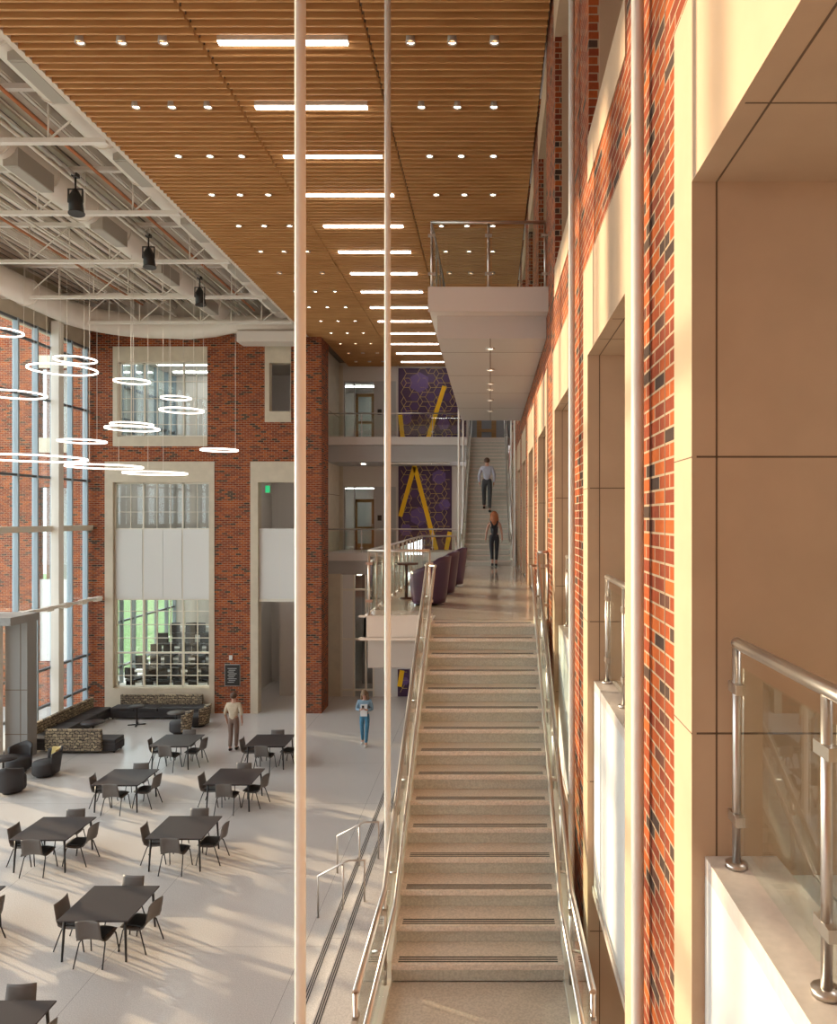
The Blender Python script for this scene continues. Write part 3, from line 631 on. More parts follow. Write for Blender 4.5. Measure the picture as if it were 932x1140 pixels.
# intermediate landing and hidden lower flight
b = MB(); b.box(SX0, SX1, 4.9, 6.38, zl-.25, zl); b.box(SX0-.07, SX0, 4.9, 6.34, zl-.3, zl+.06, 1); b.box(SX1, SX1+.07, 4.9, 6.34, zl-.3, zl+.06, 1)
struct(b.build('floor_landing', ['landing_stone', 'frame_beige']), 'speckled stone landing at the foot of the long stairs', 'floor')
flight('lowest flight of the staircase just below the frame', 4.9, zl, 20, (-zl-0+0-(-(-G+.30))*-1)/20 if False else (zl-(-G+.30))/20, RN, strips=False)
# chair landing
b = MB(); b.box(SX0, XW, 10.87, 23.2, L2-.34, L2); b.box(SX1+.07, XW, 10.8, 10.87, L2-.34, L2); b.box(-1.89, SX0, 11.4, 20.4, L2-.34, L2)
b.box(-1.93, SX0, 11.36, 11.4, L2-.33, L2+.004, 1); b.box(-1.93, -1.89, 11.36, 20.44, L2-.33, L2+.004, 1); b.box(-2.0, SX0-.07, 11.32, 11.4, L2-.37, L2-.33, 1); b.box(-2.0, SX0-.07, 11.32, 11.4, L2-.02, L2+.006, 1)
b.box(-1.89, -.92, 11.5, 20.3, -2.32, L2-.34, 2); b.box(-.92, .7, 11.5, 23, -2.32, L2-.34, 2)
struct(b.build('floor_chair_landing', ['landing_stone', 'fascia', 'beam_grey']), 'polished stone landing with purple chairs between the two flights', 'floor')
b = MB(); b.box(-1.4, -.95, 12.0, 12.5, -G, -2.32); b.box(-1.4,-.95, 19.5, 20., -G, -2.32)
# upper balcony
b = MB(); b.box(-.90, XW, 11.03, 20.9, L3-.36, L3); b.box(-.92, XW, 11.0, 11.04, L3-.36, L3+.002, 0)
b.box(-.80, XW-.01, 11.25, 20.8, 2.70, L3-.36, 1)
b.box(-.006, .006, 11.25, 20.8, 2.695, 2.70, 2)
for y in (12.2, 14.2, 16.2, 18.4): b.box(-.8, XW-.01, y, y+.008, 2.6975, 2.70, 2)
struct(b.build('floor_balcony', ['fascia', 'soffit', 'joint']), 'projecting upper balcony with grey panelled soffit', 'balcony')
for i, y in enumerate((11.9, 13.6, 15.0, 15.7, 17.1, 18.9)):
    o = copy_tree(dl); o.location = (0, y, 2.69+G-.012); tag(o, f'small downlight in the balcony soffit, {ORD[i]} from the front', 'ceiling light', 'downlights in the balcony soffit')

# ---- railings
def railing(label, path, H, spacing=1.15, name='glass_railing', grp=None, wall=None, ends=True, r_top=.025, post_r=.018, glass=True, hand=None, root=None, first_post=True):
    p0 = Vector(path[0]); root = root or empty(name, p0, label, 'railing', grp)
    top = MB(); top.tube([(p[0], p[1], p[2]+(H if not isinstance(H, list) else H[i])) for i, p in enumerate(path)], r_top, 12); top.build('top_rail', 'steel', root)
    Hs = H if isinstance(H, list) else [H]*len(path)
    done = set()
    for i in range(len(path)-1):
        a, c = Vector(path[i]), Vector(path[i+1]); L = (c-a).length; n = max(1, round(L/spacing)); prev = None
        for k in range(n+1):
            t = k/n; p = a.lerp(c, t); h = Hs[i]*(1-t)+Hs[i+1]*t; key = (round(p.x,2), round(p.y,2))
            if key not in done:
                done.add(key); b = MB(); b.tube([p, p+Vector((0,0,h))], post_r, 8); b.cyl((p.x,p.y,p.z), .045, 0, .02, 12)
                d = (c-a); d.z = 0; d.normalize()
                cls = []
                for zz in (.22*h, .8*h): cls.append(MB()); cls[-1].box(p.x-.035*abs(d.x)-.018, p.x+.035*abs(d.x)+.018, p.y-.035*abs(d.y)-.018, p.y+.035*abs(d.y)+.018, p.z+zz-.02, p.z+zz+.02)
                po = b.build('post', 'steel', root); [cl.build('clamp', 'steel', po) for cl in cls]
            if prev is not None and glass:
                q, hq = prev; d = (p-q).normalized(); d2 = Vector((d.x, d.y, 0)).normalized(); nn = Vector((-d2.y, d2.x, 0))*.006
                u = p-d*.05; w = q+d*.05; b = MB()
                vs = [w-nn+Vector((0,0,.07)), u-nn+Vector((0,0,.07)), u-nn+Vector((0,0,h-.09)), w-nn+Vector((0,0,hq-.09))]
                vs += [v+nn*2 for v in vs]
                b.add(vs, [(3,2,1,0),(4,5,6,7),(0,1,5,4),(1,2,6,5),(2,3,7,6),(3,0,4,7)]); b.build('glass_panel', 'glass', root)
            prev = (p, h)
    if hand:
        b = MB(); b.tube(hand[0], .02, 10)
        for y, z in hand[1]: b.tube([(hand[0][0][0], y, z), (path[0][0], y, z-.02)], .012, 8)
        b.build('handrail', 'steel', root)
    return root
for side, xo, xi in (('left', -.885, -.79), ('right', .675, .585)):
    nm = 'glass balustrade on the '+side+' side of the long stairs'
    path = [(xo, 4.9, zl+.0), (xo, 6.25, zl+.0), (xo, 10.5, L2+.07)]
    hand = [(xi, 4.6, zl+.75), (xi, 6.2, zl+.75), (xi, 10.5, L2+.78), (xi, 10.75, L2+.80), (xo, 10.78, L2+.80)]
    br_ = [(5.6, zl+.73)]+[(y, zl+.73+(y-6.2)*.545) for y in (6.5, 7.4, 8.4, 9.4, 10.2)]
    railing(nm, path, [.85, .85, .78], 1.07, hand=(hand, br_))
    path = [(xo, 23.1, L2+.12), (xo, 31.7, L3+.12)]
    hand = [(xi, 22.8, L2+.75), (xi, 23.1, L2+.80), (xi, 31.7, L3+.85), (xi, 32.0, L3+.85)]
    railing('glass balustrade on the '+side+' side of the upper stairs', path, .85, 1.2, hand=(hand, [(y, L2+.85+(y-23.1)*.5625) for y in (24, 26, 28, 30)]))
railing('L shaped glass railing around the chair landing', [(-.93, 11.42, L2), (-1.86, 11.42, L2), (-1.86, 20.35, L2), (-.93, 20.35, L2)], .99, .75, grp=None)
railing('short steel railing closing the gap between stairs and brick wall', [(.70, 10.9, L2), (.84, 10.9, L2)], .99, .2, glass=False)
railing('glass railing on the edge of the upper balcony', [(XW-.04, 11.07, L3), (-.87, 11.07, L3), (-.87, 20.8, L3)], .98, .87)
railing('glass railing along the upper bridge', [(-6.95, YF+.05, L3), (-.95, YF+.05, L3)], 1.0, 1.5, r_top=.03)
railing('glass railing along the lower bridge', [(-6.95, YF+.05, L2), (-.95, YF+.05, L2)], 1.0, 1.5, r_top=.03)
for k, lab in ((0, 'near glass railing in the wall opening at the right frame edge'), (1, 'glass railing on the stone coping of the second opening'), (2, 'glass railing on the coping of the third opening')):
    E = E0+PITCH*k
    y1 = E-.10; railing(lab, [(1.0, y1-1.62, -1.42), (1.0, y1, -1.42)], .91, .86, grp='railings in the wall openings', r_top=.024, post_r=.018)
# ground handrails by the low steps
for Y, q in ((14.15, 'nearer'), (15.93, 'farther')):
    b = MB(); b.tube([(-3.27, Y, -G), (-3.27, Y, -G+.79), (-2.70, Y, -G+1.09), (-2.39, Y, -G+1.09), (-2.39, Y, -G+.31)], .02, 10); b.tube([(-2.80, Y, -G+.16), (-2.80, Y, -G+1.03)], .016, 8)
    tag(b.build('step_handrail', 'steel'), f'thin bent steel handrail over the low steps, {q} of two', 'handrail', 'handrails at the low steps')
# tall hanger rods
for i, (x, Y, r, lab, z0) in enumerate(((-1.02, 4.0, .03, 'tall cream steel rod at the left, nearest and thickest', -G+.3), (-.965, 7.0, .03, 'tall cream steel rod left of the long stairs', -G+.3), (.79, 4.0, .034, 'tall cream steel rod before the near brick pier', -G+.3), (.78, 7.15, .03, 'tall cream steel rod before the second brick pier', -G+.3))):
    b = MB(); b.tube([(x, Y, z0), (x, Y, CE+.1)], r, 20); b.cyl((x, Y, z0), r*1.4, 0, .02, 20); tag(b.build('steel_rod', 'white_steel'), lab, 'rod', 'tall steel hanger rods')
for x, Y, lab in ((-.97, 22.9, 'slim hanger rod left of the upper stairs, nearer one'), (-.97, 26.6, 'slim hanger rod left of the upper stairs, farther one'), (.745, 22.9, 'slim hanger rod right of the upper stairs, nearer one'), (.745, 26.6, 'slim hanger rod right of the upper stairs, farther one')):
    b = MB(); b.tube([(x, Y, L2-.3), (x, Y, CE+.1)], .03, 12); tag(b.build('steel_rod', 'white_steel'), lab, 'rod', 'hanger rods of the upper stairs')

# ================================================================ FURNITURE
def shell_chair():
    r = empty('shell_chair', (0,0,0), local=True)
    prof = [(.22,.455), (.12,.435), (0,.425), (-.12,.43), (-.20,.46), (-.235,.53), (-.25,.62), (-.27,.72), (-.285,.81)]
    def fn(u, v):
        t = u*(len(prof)-1); i = min(int(t), len(prof)-2); f = t-i
        y = prof[i][0]*(1-f)+prof[i+1][0]*f; z = prof[i][1]*(1-f)+prof[i+1][1]*f
        w = .235-.03*(u if u > .5 else .5-u)
        s = (v-.5)*2; curve = .035*s*s
        d = Vector((0, prof[i+1][0]-prof[i][0], prof[i+1][1]-prof[i][1])).normalized(); n = Vector((0, -d.z, d.y))*(-1)
        n = Vector((0, d.z, -d.y))
        return (s*w, y-n.y*curve*1.0, z-n.z*curve*1.0), n
    b = MB(); b.grid(fn, 16, 8, .014); b.build('seat_shell', 'chair_grey', r, True)
    b = MB(); b.box(-.19, .19, -.17, .19, .438, .462); b.build('seat_pad', 'black', r, True, .01)
    for sx in (-1, 1):
        for sy, fy in ((1, .24), (-1, -.30)):
            b = MB(); b.tube([(sx*.12, sy*.08, .415), (sx*.20, sy*.14, .41), (sx*.225, sy*.17, .37), (sx*.25, fy, .0)], .012, 8); b.build('leg', 'black', r, True)
    return r
def table():
    r = empty('square_table', (0,0,0), local=True)
    b = MB(); b.box(-.61,.61,-.61,.61,.705,.73); b.build('tabletop', 'table_top', r, True, .004)
    b = MB(); b.box(-.53,.53,-.52,-.49,.66,.705); b.box(-.53,.53,.49,.52,.66,.705); b.box(-.53,-.50,-.49,.49,.66,.705); b.box(.50,.53,-.49,.49,.66,.705); b.build('underframe', 'black', r, True)
    for sx in (-1,1):
        for sy in (-1,1): b = MB(); b.tube([(sx*.52, sy*.52, .705), (sx*.55, sy*.55, 0)], [.024,.018], 10); b.build('leg', 'black', r, True)
    return r
tb, ch = table(), shell_chair(); ft = fc = True
for col, x, rows in (('right', -6.78, (10.0, 13.3, 16.55, 19.8, 23.0)), ('left', -9.65, (13.3, 16.5, 19.75, 23.0))):
    for i, Y in enumerate(rows):
        o = tb if ft else copy_tree(tb); ft = False; o.location = (x, Y, 0)
        tn = f'{ORD[i]} table from the camera, {col} column'
        tag(o, f'dark square dining table, {ORD[i]} from the camera in the {col} column', 'table', 'square dining tables')
        for side, cx, cy, rot in (('near', .0, -.50, 0), ('far', .0, .56, pi), ('left', -.56, -.02, -pi/2), ('right', .58, -.05, pi/2)):
            c = ch if fc else copy_tree(ch); fc = False
            j = random.uniform(-.12, .12)
            if side in ('left', 'right'): j -= .12 if side == 'right' else -.05
            c.location = (x+cx+random.uniform(-.03,.03), Y+cy+random.uniform(-.03,.03), .001); c.rotation_euler.z = rot+j
            tag(c, f'grey shell chair on {side} side of {tn}', 'chair', 'grey shell chairs')
# purple tub chairs on the landing
def tub_chair():
    r = empty('tub_chair', (0,0,0), local=True)
    def fn(u, v):
        a = R(-125)+u*R(250)-pi/2; t = 1-abs(u-.5)*2; hh = .57+.23*min(1, t*1.5)**1.3
        z = .04+v*(hh-.04); rr = .27+.11*(z/.8)**.8
        return (rr*cos(a), rr*sin(a)*1.0, z), (cos(a), sin(a), 0)
    b = MB(); b.grid(fn, 28, 8, .075); b.build('shell', 'purple', r, True)
    b = MB(); b.lathe([(0,.05),(.26,.05),(.30,.38),(.30,.42),(.27,.45),(0,.46)], n=24); b.build('seat_cushion', 'purple', r, True)
    b = MB(); b.cyl((0,0,0), .2, 0, .05, 20); b.build('base', 'black', r, True)
    return r
tc = tub_chair()
spots = ((-1.09, 12.85, R(84), 'nearest purple tub chair on the landing, right behind the railing top'), (-1.02, 14.6, R(86), 'middle purple tub chair of the row of three'), (-.92, 16.4, R(86), 'farthest purple tub chair of the row of three'))
for i, (x, y, a, lab) in enumerate(spots):
    o = tc if i == 0 else copy_tree(tc); o.location = (x, y, L2+G); o.rotation_euler.z = a; o.scale = (1, 1, 1.04)
    tag(o, lab, 'chair', 'purple tub chairs')
def round_table(x, y, z, r, h, label, m='table_top', cross=False):
    t = empty('round_table', (x, y, z), label, 'table')
    b = MB(); b.cyl((x,y,z), r, h-.03, h, 28); b.build('tabletop', m, t)
    b = MB(); b.cyl((x,y,z), .03, .03, h-.03, 12); b.build('pedestal', 'black', t)
    b = MB()
    if cross:
        for a in (0, pi/2): b.bar((x-.3*cos(a+.3), y-.3*sin(a+.3), z+.02), (x+.3*cos(a+.3), y+.3*sin(a+.3), z+.02), .05, .03)
    else: b.cyl((x,y,z), r*.6, 0, .03, 24)
    b.build('base', 'black', t)
round_table(-1.55, 13.75, L2, .22, .66, 'small round dark table between purple chairs and glass railing')
# lounge
def sofa(x0, x1, y0, y1, back, label, bx0=None, bx1=None, by0=None, by1=None, grp='lounge benches', seats=None):
    r = empty('lounge_bench', ((x0+x1)/2, (y0+y1)/2, -G), label, 'sofa', grp)
    b = MB(); b.box(x0, x1, y0, y1, -G+.07, -G+.30); b.build('seat_base', 'upholstery', r, bevel=.01)
    n = seats or 2; L = (x1-x0) > (y1-y0)
    for i in range(n):
        b = MB()
        if L: b.box(x0+(x1-x0)*i/n+.01, x0+(x1-x0)*(i+1)/n-.01, y0, y1, -G+.30, -G+.44)
        else: b.box(x0, x1, y0+(y1-y0)*i/n+.01, y0+(y1-y0)*(i+1)/n-.01, -G+.30, -G+.44)
        b.build('seat_cushion', 'upholstery', r, bevel=.025)
    b = MB()
    for xx in (x0+.06, x1-.10):
        for yy in (y0+.06, y1-.10): b.box(xx, xx+.04, yy, yy+.04, -G, -G+.07)
    b.build('feet', 'black', r)
    if back:
        b = MB(); b.box(bx0, bx1, by0, by1, -G+.10, -G+.80); b.build('backrest', 'patterned', r, bevel=.02)
    return r
sofa(-15.0, -14.33, 24.1, 28.2, True, 'long black bench along the glazed wall with patterned back', -15.14, -15.0, 24.7, 28.2, seats=4)
sofa(-14.29, -12.08, 24.02, 24.62, True, 'black bench whose patterned back faces the camera', -14.29, -12.48, 23.88, 24.0)
sofa(-14.3, -10.72, 28.0, 28.58, True, 'black bench under the lecture room window with patterned back', -14.2, -11.05, 28.60, 28.72, seats=4)
def lounge_chair(x, y, rot, label, name='lounge_chair', mats=('patterned', 'upholstery', 'patterned')):
    r = empty(name, (x, y, -G), label, 'armchair', 'lounge armchairs'); o = r
    def fn(u, v):
        a = R(-75)+u*R(150)-pi/2; rr = .36; hh = .80-.12*abs(u-.5)*2
        z = .10+v*(hh-.10); return (rr*cos(a)*.95, rr*sin(a)*(.95+.25*v), z), (cos(a), sin(a), 0)
    b = MB(); b.grid(fn, 16, 5, .06); b.build('backrest', mats[0], r, True)
    b = MB(); b.lathe([(0,.08),(.33,.08),(.35,.12),(.35,.38),(.32,.43),(0,.44)], n=24); b.build('seat', mats[1], r, True)
    b = MB(); b.cyl((0,0,0), .24, 0, .08, 16); b.build('base', 'black', r, True)
    r.rotation_euler.z = rot
    return r
lounge_chair(-10.95, 26.3, R(100), 'patterned lounge chair behind the farthest left table, nearer one')
lounge_chair(-10.65, 27.2, R(95), 'patterned lounge chair near the black bench end, farther one')
lc = lounge_chair(-13.1, 21.95, R(128), 'black lounge chair with a yellow patterned inner back, left edge', mats=('upholstery', 'upholstery', ''))
b = MB(); b.grid(lambda u, v: (lambda a: ((.315*cos(a)*.95, .315*sin(a)*(.95+.25*v), .46+v*.30), (cos(a), sin(a), 0)))(R(-55)+u*R(110)-pi/2), 12, 4, .03); b.build('inner_cushion', 'yellow_fabric', lc, True)
lounge_chair(-13.25, 20.65, R(180), 'black lounge chair with its back to the camera, left edge', mats=('upholstery', 'upholstery', '')).rotation_euler.z = R(10)
lounge_chair(-14.15, 22.3, R(180), 'black lounge chair against the grey vestibule', mats=('upholstery', 'upholstery', ''))
round_table(-14.02, 21.45, -G, .38, .68, 'low dark round table at the left edge among lounge chairs')
round_table(-13.7, 25.7, -G, .38, .55, 'low dark round table in the corner of the lounge benches')
round_table(-11.45, 27.2, -G, .33, .5, 'low grey round table left of the patterned lounge chairs', 'chair_grey')
round_table(-12.95, 27.3, -G, .28, .70, 'black pedestal table in front of the window bench', 'table_top', True)
# plaque, thermostat
b = MB(); b.box(bx(251), bx(267), YB-.05, YB, bz(763), bz(740)); pl = b.build('wall_plaque', 'bronze'); tag(pl, 'dark bronze plaque on the brick between window and doorway', 'plaque')
b = MB(); b.box(bx(250.4), bx(267.6), YB-.03, YB-.001, bz(763.6), bz(739.4)); b.build('border', 'beam_grey', pl)
b = MB()
for k in range(9): b.box(bx(254)+.04*(k%2), bx(264)-.05*(k%3), YB-.054, YB-.05, bz(744+k*1.9)-.012, bz(744+k*1.9)+.012)
b.build('raised_lines', 'wall_grey', pl)
b = MB(); b.box(bx(255.5), bx(259), YB-.05, YB, bz(734.5), bz(729.5)); tag(b.build('wall_sensor', 'white_panel'), 'small white box on the brick above the plaque', 'sensor')
# ================================================================ PEOPLE
def skin(V, E, root, sub=2):
    names = list(V); me = bpy.data.meshes.new('sk'); me.from_pydata([V[n][0] for n in names], [(names.index(a), names.index(b)) for a, b in E], [])
    o = bpy.data.objects.new('sk', me); C.objects.link(o); md = o.modifiers.new('s', 'SKIN'); md.use_smooth_shade = True
    for i, n in enumerate(names):
        r = V[n][1]; me.skin_vertices[0].data[i].radius = (r, r) if not isinstance(r, tuple) else r
        me.skin_vertices[0].data[i].use_root = (n == root)
    s = o.modifiers.new('d', 'SUBSURF'); s.levels = s.render_levels = sub
    dg = bpy.context.evaluated_depsgraph_get(); ev = bpy.data.meshes.new_from_object(o.evaluated_get(dg))
    vs = [tuple(v.co) for v in ev.vertices]; fs = [tuple(p.vertices) for p in ev.polygons]
    bpy.data.objects.remove(o); return vs, fs
def person(label, loc, rot, H, P, mats, hair, group=None):
    """P: joints in metres for a 1.75 m figure facing +Y, feet at z=0"""
    k = H/1.75; root = empty('person', (0,0,0), label, 'person', group, local=True)
    def S(d): return {n: (tuple(c*k for c in p), (tuple(x*k for x in r) if isinstance(r, tuple) else r*k)) for n, (p, r) in d.items()}
    fem = mats.get('fem'); sh = .165 if fem else .195
    J = dict(P)
    def j(n): return J[n]
    body = {'pel': (j('pel'), .115), 'wai': (j('wai'), .095 if fem else .11), 'che': (j('che'), .115 if fem else .13), 'nk': (j('nk'), .055), 'hd0': (j('hd0'), .062), 'hd': (j('hd'), .088), 'hd1': (j('hd1'), .06)}
    E = [('pel','wai'),('wai','che'),('che','nk'),('nk','hd0'),('hd0','hd'),('hd','hd1')]
    for s in ('l','r'):
        body.update({s+'s': (j(s+'s'), .058), s+'e': (j(s+'e'), .040), s+'w': (j(s+'w'), .027), s+'h': (j(s+'h'), .032),
                     s+'p': (j(s+'p'), .085), s+'k': (j(s+'k'), .057), s+'a': (j(s+'a'), .038), s+'t': (j(s+'t'), .034)})
        E += [('che', s+'s'), (s+'s', s+'e'), (s+'e', s+'w'), (s+'w', s+'h'), ('pel', s+'p'), (s+'p', s+'k'), (s+'k', s+'a'), (s+'a', s+'t')]
    vs, fs = skin(S(body), E, 'pel'); b = MB(); b.add(vs, fs, 0, True)
    for s in ('l','r'):      # five fingers
        h = Vector(j(s+'h')); w = Vector(j(s+'w')); d = (h-w).normalized(); side = Vector((0,1,0)).cross(d); side = Vector((0,1,0)) if side.length < .2 else Vector((0,1,0))-d*d.y; side.normalize(); inn = Vector((-1 if s == 'r' else 1, 0, 0))
        for q, (off, ln) in enumerate(((-.024,.055),(-.008,.068),(.008,.072),(.024,.064))):
            p = h+side*off; b.tube([p*k, (p+d*ln*.5+inn*.004)*k, (p+d*ln+inn*.02)*k], [.009*k,.0085*k,.006*k], 6)
        p = w+d*.03+side*.02; b.tube([p*k, (p+side*.03+d*.03)*k, (p+side*.035+d*.06)*k], [.012*k,.010*k,.007*k], 6)
    hd = Vector(j('hd')); f = Vector((0,1,0))
    b.ball(((hd.x)*k, (hd.y+.088)*k, (hd.z-.015)*k), .013*k, .022*k, .025*k, 8)                       # nose
    for sx in (-1,1):
        b.ball(((hd.x+sx*.088)*k, hd.y*k, (hd.z-.01)*k), .012*k, .022*k, .032*k, 8)                  # ears
        b.ball(((hd.x+sx*.032)*k, (hd.y+.078)*k, (hd.z+.008)*k), .013*k, .008*k, .007*k, 8, 1)       # eyes
    b.ball((hd.x*k, (hd.y+.076)*k, (hd.z-.055)*k), .024*k, .008*k, .006*k, 8, 2)                      # mouth
    b.build('body', ['skin', 'shoe_dark', 'pipe_orange'], root, True)
    # clothes
    def cloth(name, V, E, rt, m):
        vs, fs = skin(S(V), E, rt); q = MB(); q.add(vs, fs, 0, True); q.build(name, m, root, True)
    def L(a, c, t): return tuple(Vector(j(a)).lerp(Vector(j(c)), t))
    T = {'hip': (tuple(Vector(j('pel'))+Vector((0,0,-.06))), .135), 'wai': (j('wai'), .112 if fem else .128), 'che': (j('che'), .135 if fem else .152), 'col': (L('che','nk',.62), .085)}
    TE = [('hip','wai'),('wai','che'),('che','col')]
    if mats.get('sleeve', 0) > 0:
        for s in ('l','r'):
            T[s+'s'] = (j(s+'s'), .074); T[s+'m'] = (L(s+'s', s+'e', min(1, mats['sleeve'])*.98), .056); TE += [('che', s+'s'), (s+'s', s+'m')]
            if mats['sleeve'] > 1: T[s+'f'] = (L(s+'e', s+'w', mats['sleeve']-1), .043); TE += [(s+'m', s+'f')]
    cloth(mats.get('topname', 'shirt'), T, TE, 'che', mats['top'])
    Q = {'pel': (j('pel'), .128), 'top': (tuple(Vector(j('pel'))+Vector((0,0,.15))), .105 if fem else .118)}; QE = [('pel','top')]
    fl = mats.get('leg', 1.)
    for s in ('l','r'):
        Q[s+'p'] = (j(s+'p'), .098*fl); Q[s+'k'] = (j(s+'k'), .070*fl); Q[s+'a'] = (L(s+'k', s+'a', mats.get('hem', .95)), .055*fl); QE += [('pel', s+'p'), (s+'p', s+'k'), (s+'k', s+'a')]
    cloth('trousers', Q, QE, 'pel', mats['pants'])
    for s in ('l','r'):
        a, t = Vector(j(s+'a')), Vector(j(s+'t')); d = (t-a); dd = Vector((d.x, d.y, 0)).normalized()
        V = {'h': (tuple(a-dd*.04+Vector((0,0,-.035))), .045), 'm': (tuple(a.lerp(t,.5)+Vector((0,0,-.02))), .048), 't': (tuple(t+dd*.03), .036)}
        cloth('shoe', V, [('h','m'),('m','t')], 'm', mats['shoe'])
    q = MB(); hx, hy, hz = hd
    q.ball((hx*k, (hy-.014)*k, (hz+.03)*k), .102*k, .105*k, .098*k, 16)
    if hair['len'] > 0:
        n = 11
        for i in range(n):
            a = pi+pi*(i/(n-1)); x = hx+.095*cos(a); y = hy-.02+.09*sin(a)
            l = hair['len']*(1-.15*abs(cos(a)))
            q.tube([(x*k, y*k, (hz+.04)*k), ((x*1.0+.01*sin(i*3))*k, (y-.03)*k, (hz-.10)*k), ((hx+(x-hx)*1.15)*k, (y-.045)*k, (hz-l*.6)*k), ((hx+(x-hx)*.9)*k, (y-.03)*k, (hz-l)*k)], [.03*k,.038*k,.036*k,.012*k], 8)
    q.build('hair', hair['m'], root, True)
    root.rotation_euler.z = rot; root.location = (loc[0], loc[1], loc[2]+G)
    return root
def pose(**kw):
    P = dict(pel=(0,0,.95), wai=(0,.005,1.10), che=(0,0,1.32), nk=(0,0,1.49), hd0=(0,.015,1.56), hd=(0,.02,1.64), hd1=(0,.01,1.705))
    for s, q in (('l',-1),('r',1)):
        P[s+'s'] = (q*.175,0,1.40); P[s+'e'] = (q*.235,-.02,1.12); P[s+'w'] = (q*.245,.05,.88); P[s+'h'] = (q*.245,.07,.80)
        P[s+'p'] = (q*.09,0,.90); P[s+'k'] = (q*.095,.02,.50); P[s+'a'] = (q*.095,-.01,.09); P[s+'t'] = (q*.10,.13,.04)
    P.update(kw); return P
def stair_z(y): return L2+math.floor((y-23.05)/.3+1)*((L3-L2)/30)
# man climbing: right foot one step behind
ym_ = 26.15; zt = stair_z(ym_)
person('man in a pale blue shirt and grey trousers walking up the stairs', (.0-.12, ym_, zt), 0, 1.80,
  pose(lk=(-.10,.14,.52), la=(-.10,.06,.09+.0), lt=(-.10,.20,.04), rk=(.10,.0,.45), ra=(.09,-.22,-.07+.04), rt=(.10,-.09,-.13+.04), le=(-.27,-.03,1.13), lw=(-.25,.06,.90), lh=(-.25,.08,.82), re=(.26,-.06,1.13), rw=(.23,.02,.88), rh=(.22,.04,.80),
       hd=(0,.045,1.63), hd1=(0,.045,1.70), hd0=(0,.03,1.56)),
  dict(top='shirt_blue', sleeve=1.9, pants='trouser_grey', shoe='shoe_dark', leg=1.08), dict(m='hair_brown', len=0))
yw = 22.85; zt = L2
w_ = person('woman with long red hair in a black top and cropped trousers on the stairs', (.12, yw, zt), 0, 1.68,
  pose(lk=(-.08,.04,.49), la=(-.06,-.12,.11), lt=(-.06,.0,.04), rk=(.08,.10,.50), ra=(.06,.02,.09), rt=(.06,.15,.04), le=(-.24,.0,1.13), lw=(-.27,.06,.90), lh=(-.275,.08,.83), re=(.23,-.04,1.13), rw=(.25,.0,.89), rh=(.25,.02,.82), ls=(-.16,0,1.39), rs=(.16,0,1.39)),
  dict(fem=1, top='dark_cloth', topname='sleeveless_top', sleeve=0, pants='dark_cloth', hem=.80, leg=.92, shoe='shoe_dark'), dict(m='hair_red', len=.33))
q = MB(); q.tube([(-.09,.0,1.46),(-.10,-.13,1.36),(-.06,-.14,1.15)], .015, 6); q.tube([(.09,.0,1.46),(.10,-.13,1.36),(.06,-.14,1.15)], .015, 6); q.build('straps', 'dark_cloth', w_, True)
# woman in denim on the ground floor, walking towards the camera, looking at her phone
Yj = 24.8
w2 = person('woman in a denim jacket and jeans looking at her phone on the ground floor', (bx(406, Yj), Yj, -G), pi, 1.86,
  pose(lk=(-.08,.06,.50), la=(-.06,.10,.09), lt=(-.05,.24,.04), rk=(.08,-.02,.50), ra=(.09,-.16,.12), rt=(.10,-.04,.05), le=(-.24,.02,1.14), lw=(-.10,.24,1.18), lh=(-.05,.28,1.22), re=(.24,.02,1.14), rw=(.08,.24,1.19), rh=(.04,.28,1.22),
       hd=(0,.05,1.63), hd1=(0,.035,1.705), hd0=(0,.045,1.56)),
  dict(fem=1, top='denim_light', topname='jacket', sleeve=1.85, pants='denim', leg=.92, shoe='white_shoe'), dict(m='hair_fair', len=.30))
q = MB(); q.box(-.11, .11, .135, .15, 1.02, 1.42); q.build('white_top', 'paper', w2, True, .005)
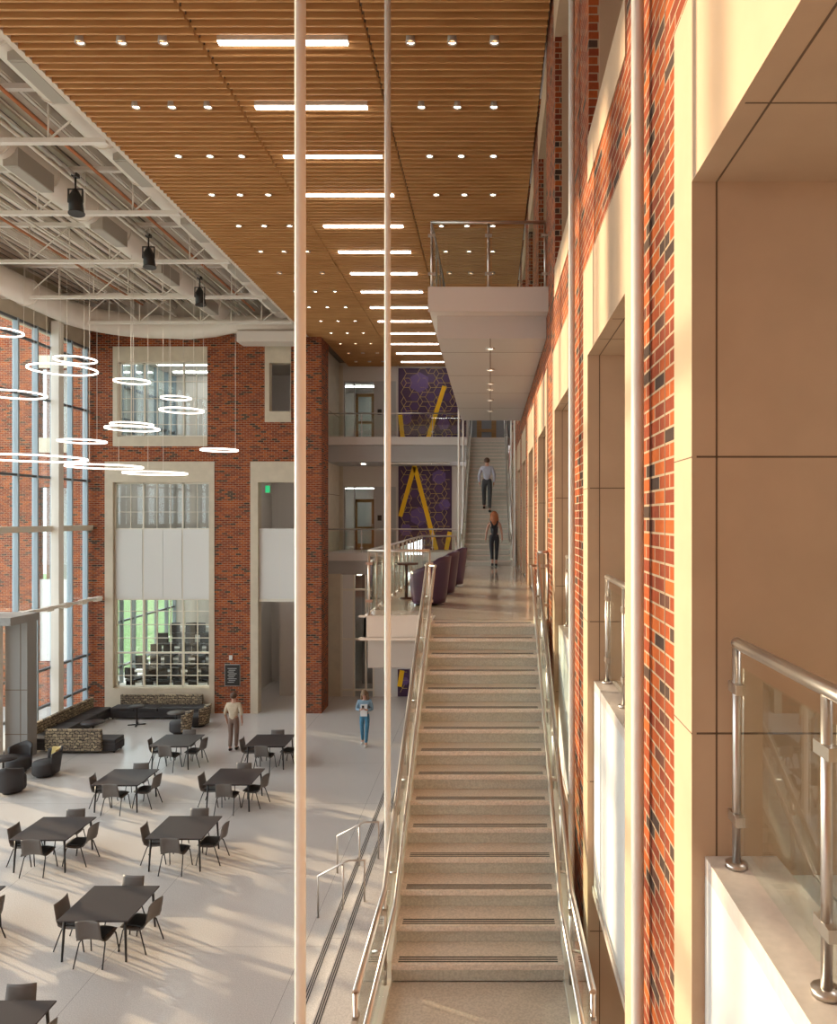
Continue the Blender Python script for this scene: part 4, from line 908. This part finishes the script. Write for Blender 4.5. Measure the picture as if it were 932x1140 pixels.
q = MB(); q.bar((0,.30,1.22), (0,.33,1.34), .075, .01); ph = q.build('phone', 'black', None, True); ph.rotation_euler.z = pi; ph.location = w2.location+Vector((0,0,.08)); tag(ph, 'dark phone held by the woman in the denim jacket', 'phone')
q = MB(); q.box(-.16, .16, -.30, -.15, 1.05, 1.45); bp = q.build('backpack', 'bag_dark', None, True, .04); bp.rotation_euler.z = pi+.3; bp.location = w2.location+Vector((.03,-.0,.05)); tag(bp, 'dark blue backpack on the back of the woman in denim', 'backpack')
Ym = 24.3
person('man in a cream shirt and brown trousers walking away on the ground floor', (bx(260, Ym), Ym, -G), .0, 1.88,
  pose(lk=(-.08,.0,.50), la=(-.06,-.14,.12), lt=(-.06,-.02,.05), rk=(.08,.06,.50), ra=(.06,.06,.09), rt=(.06,.20,.04), le=(-.26,-.0,1.14), lw=(-.24,.10,.92), lh=(-.24,.12,.84), re=(.26,-.06,1.14), rw=(.26,.0,.90), rh=(.26,.01,.82)),
  dict(top='cream_cloth', sleeve=1.3, pants='khaki', shoe='shoe_dark'), dict(m='hair_brown', len=0))
# ================================================================ LIGHT, CAMERA
w = bpy.data.worlds.new('world'); bpy.context.scene.world = w; w.use_nodes = True
bg = w.node_tree.nodes['Background']; bg.inputs[0].default_value = (.96, .96, 1., 1); bg.inputs[1].default_value = 4.4
sl = bpy.data.lights.new('sun', 'SUN'); sl.energy = 10.5; sl.color = (1., .71, .46); sl.angle = R(.9)
so = bpy.data.objects.new('sun', sl); C.objects.link(so); d = Vector((.9, -.44, -.185)).normalized(); so.rotation_euler = d.to_track_quat('-Z', 'Y').to_euler(); so.location = (-40, 30, 20)
cd = bpy.data.cameras.new('camera'); co = bpy.data.objects.new('camera', cd); C.objects.link(co); co.location = (0, 0, G); co.rotation_euler = (pi/2, 0, 0)
cd.sensor_fit = 'VERTICAL'; cd.sensor_height = 24; cd.lens = 830/1140*24; cd.shift_x = -80/1140; cd.shift_y = 6/1140; cd.clip_start = .05; cd.clip_end = 500
sc = bpy.context.scene; sc.camera = co
sc.view_settings.view_transform = 'Standard'; sc.view_settings.look = 'None'; sc.view_settings.exposure = 0; sc.view_settings.gamma = 1
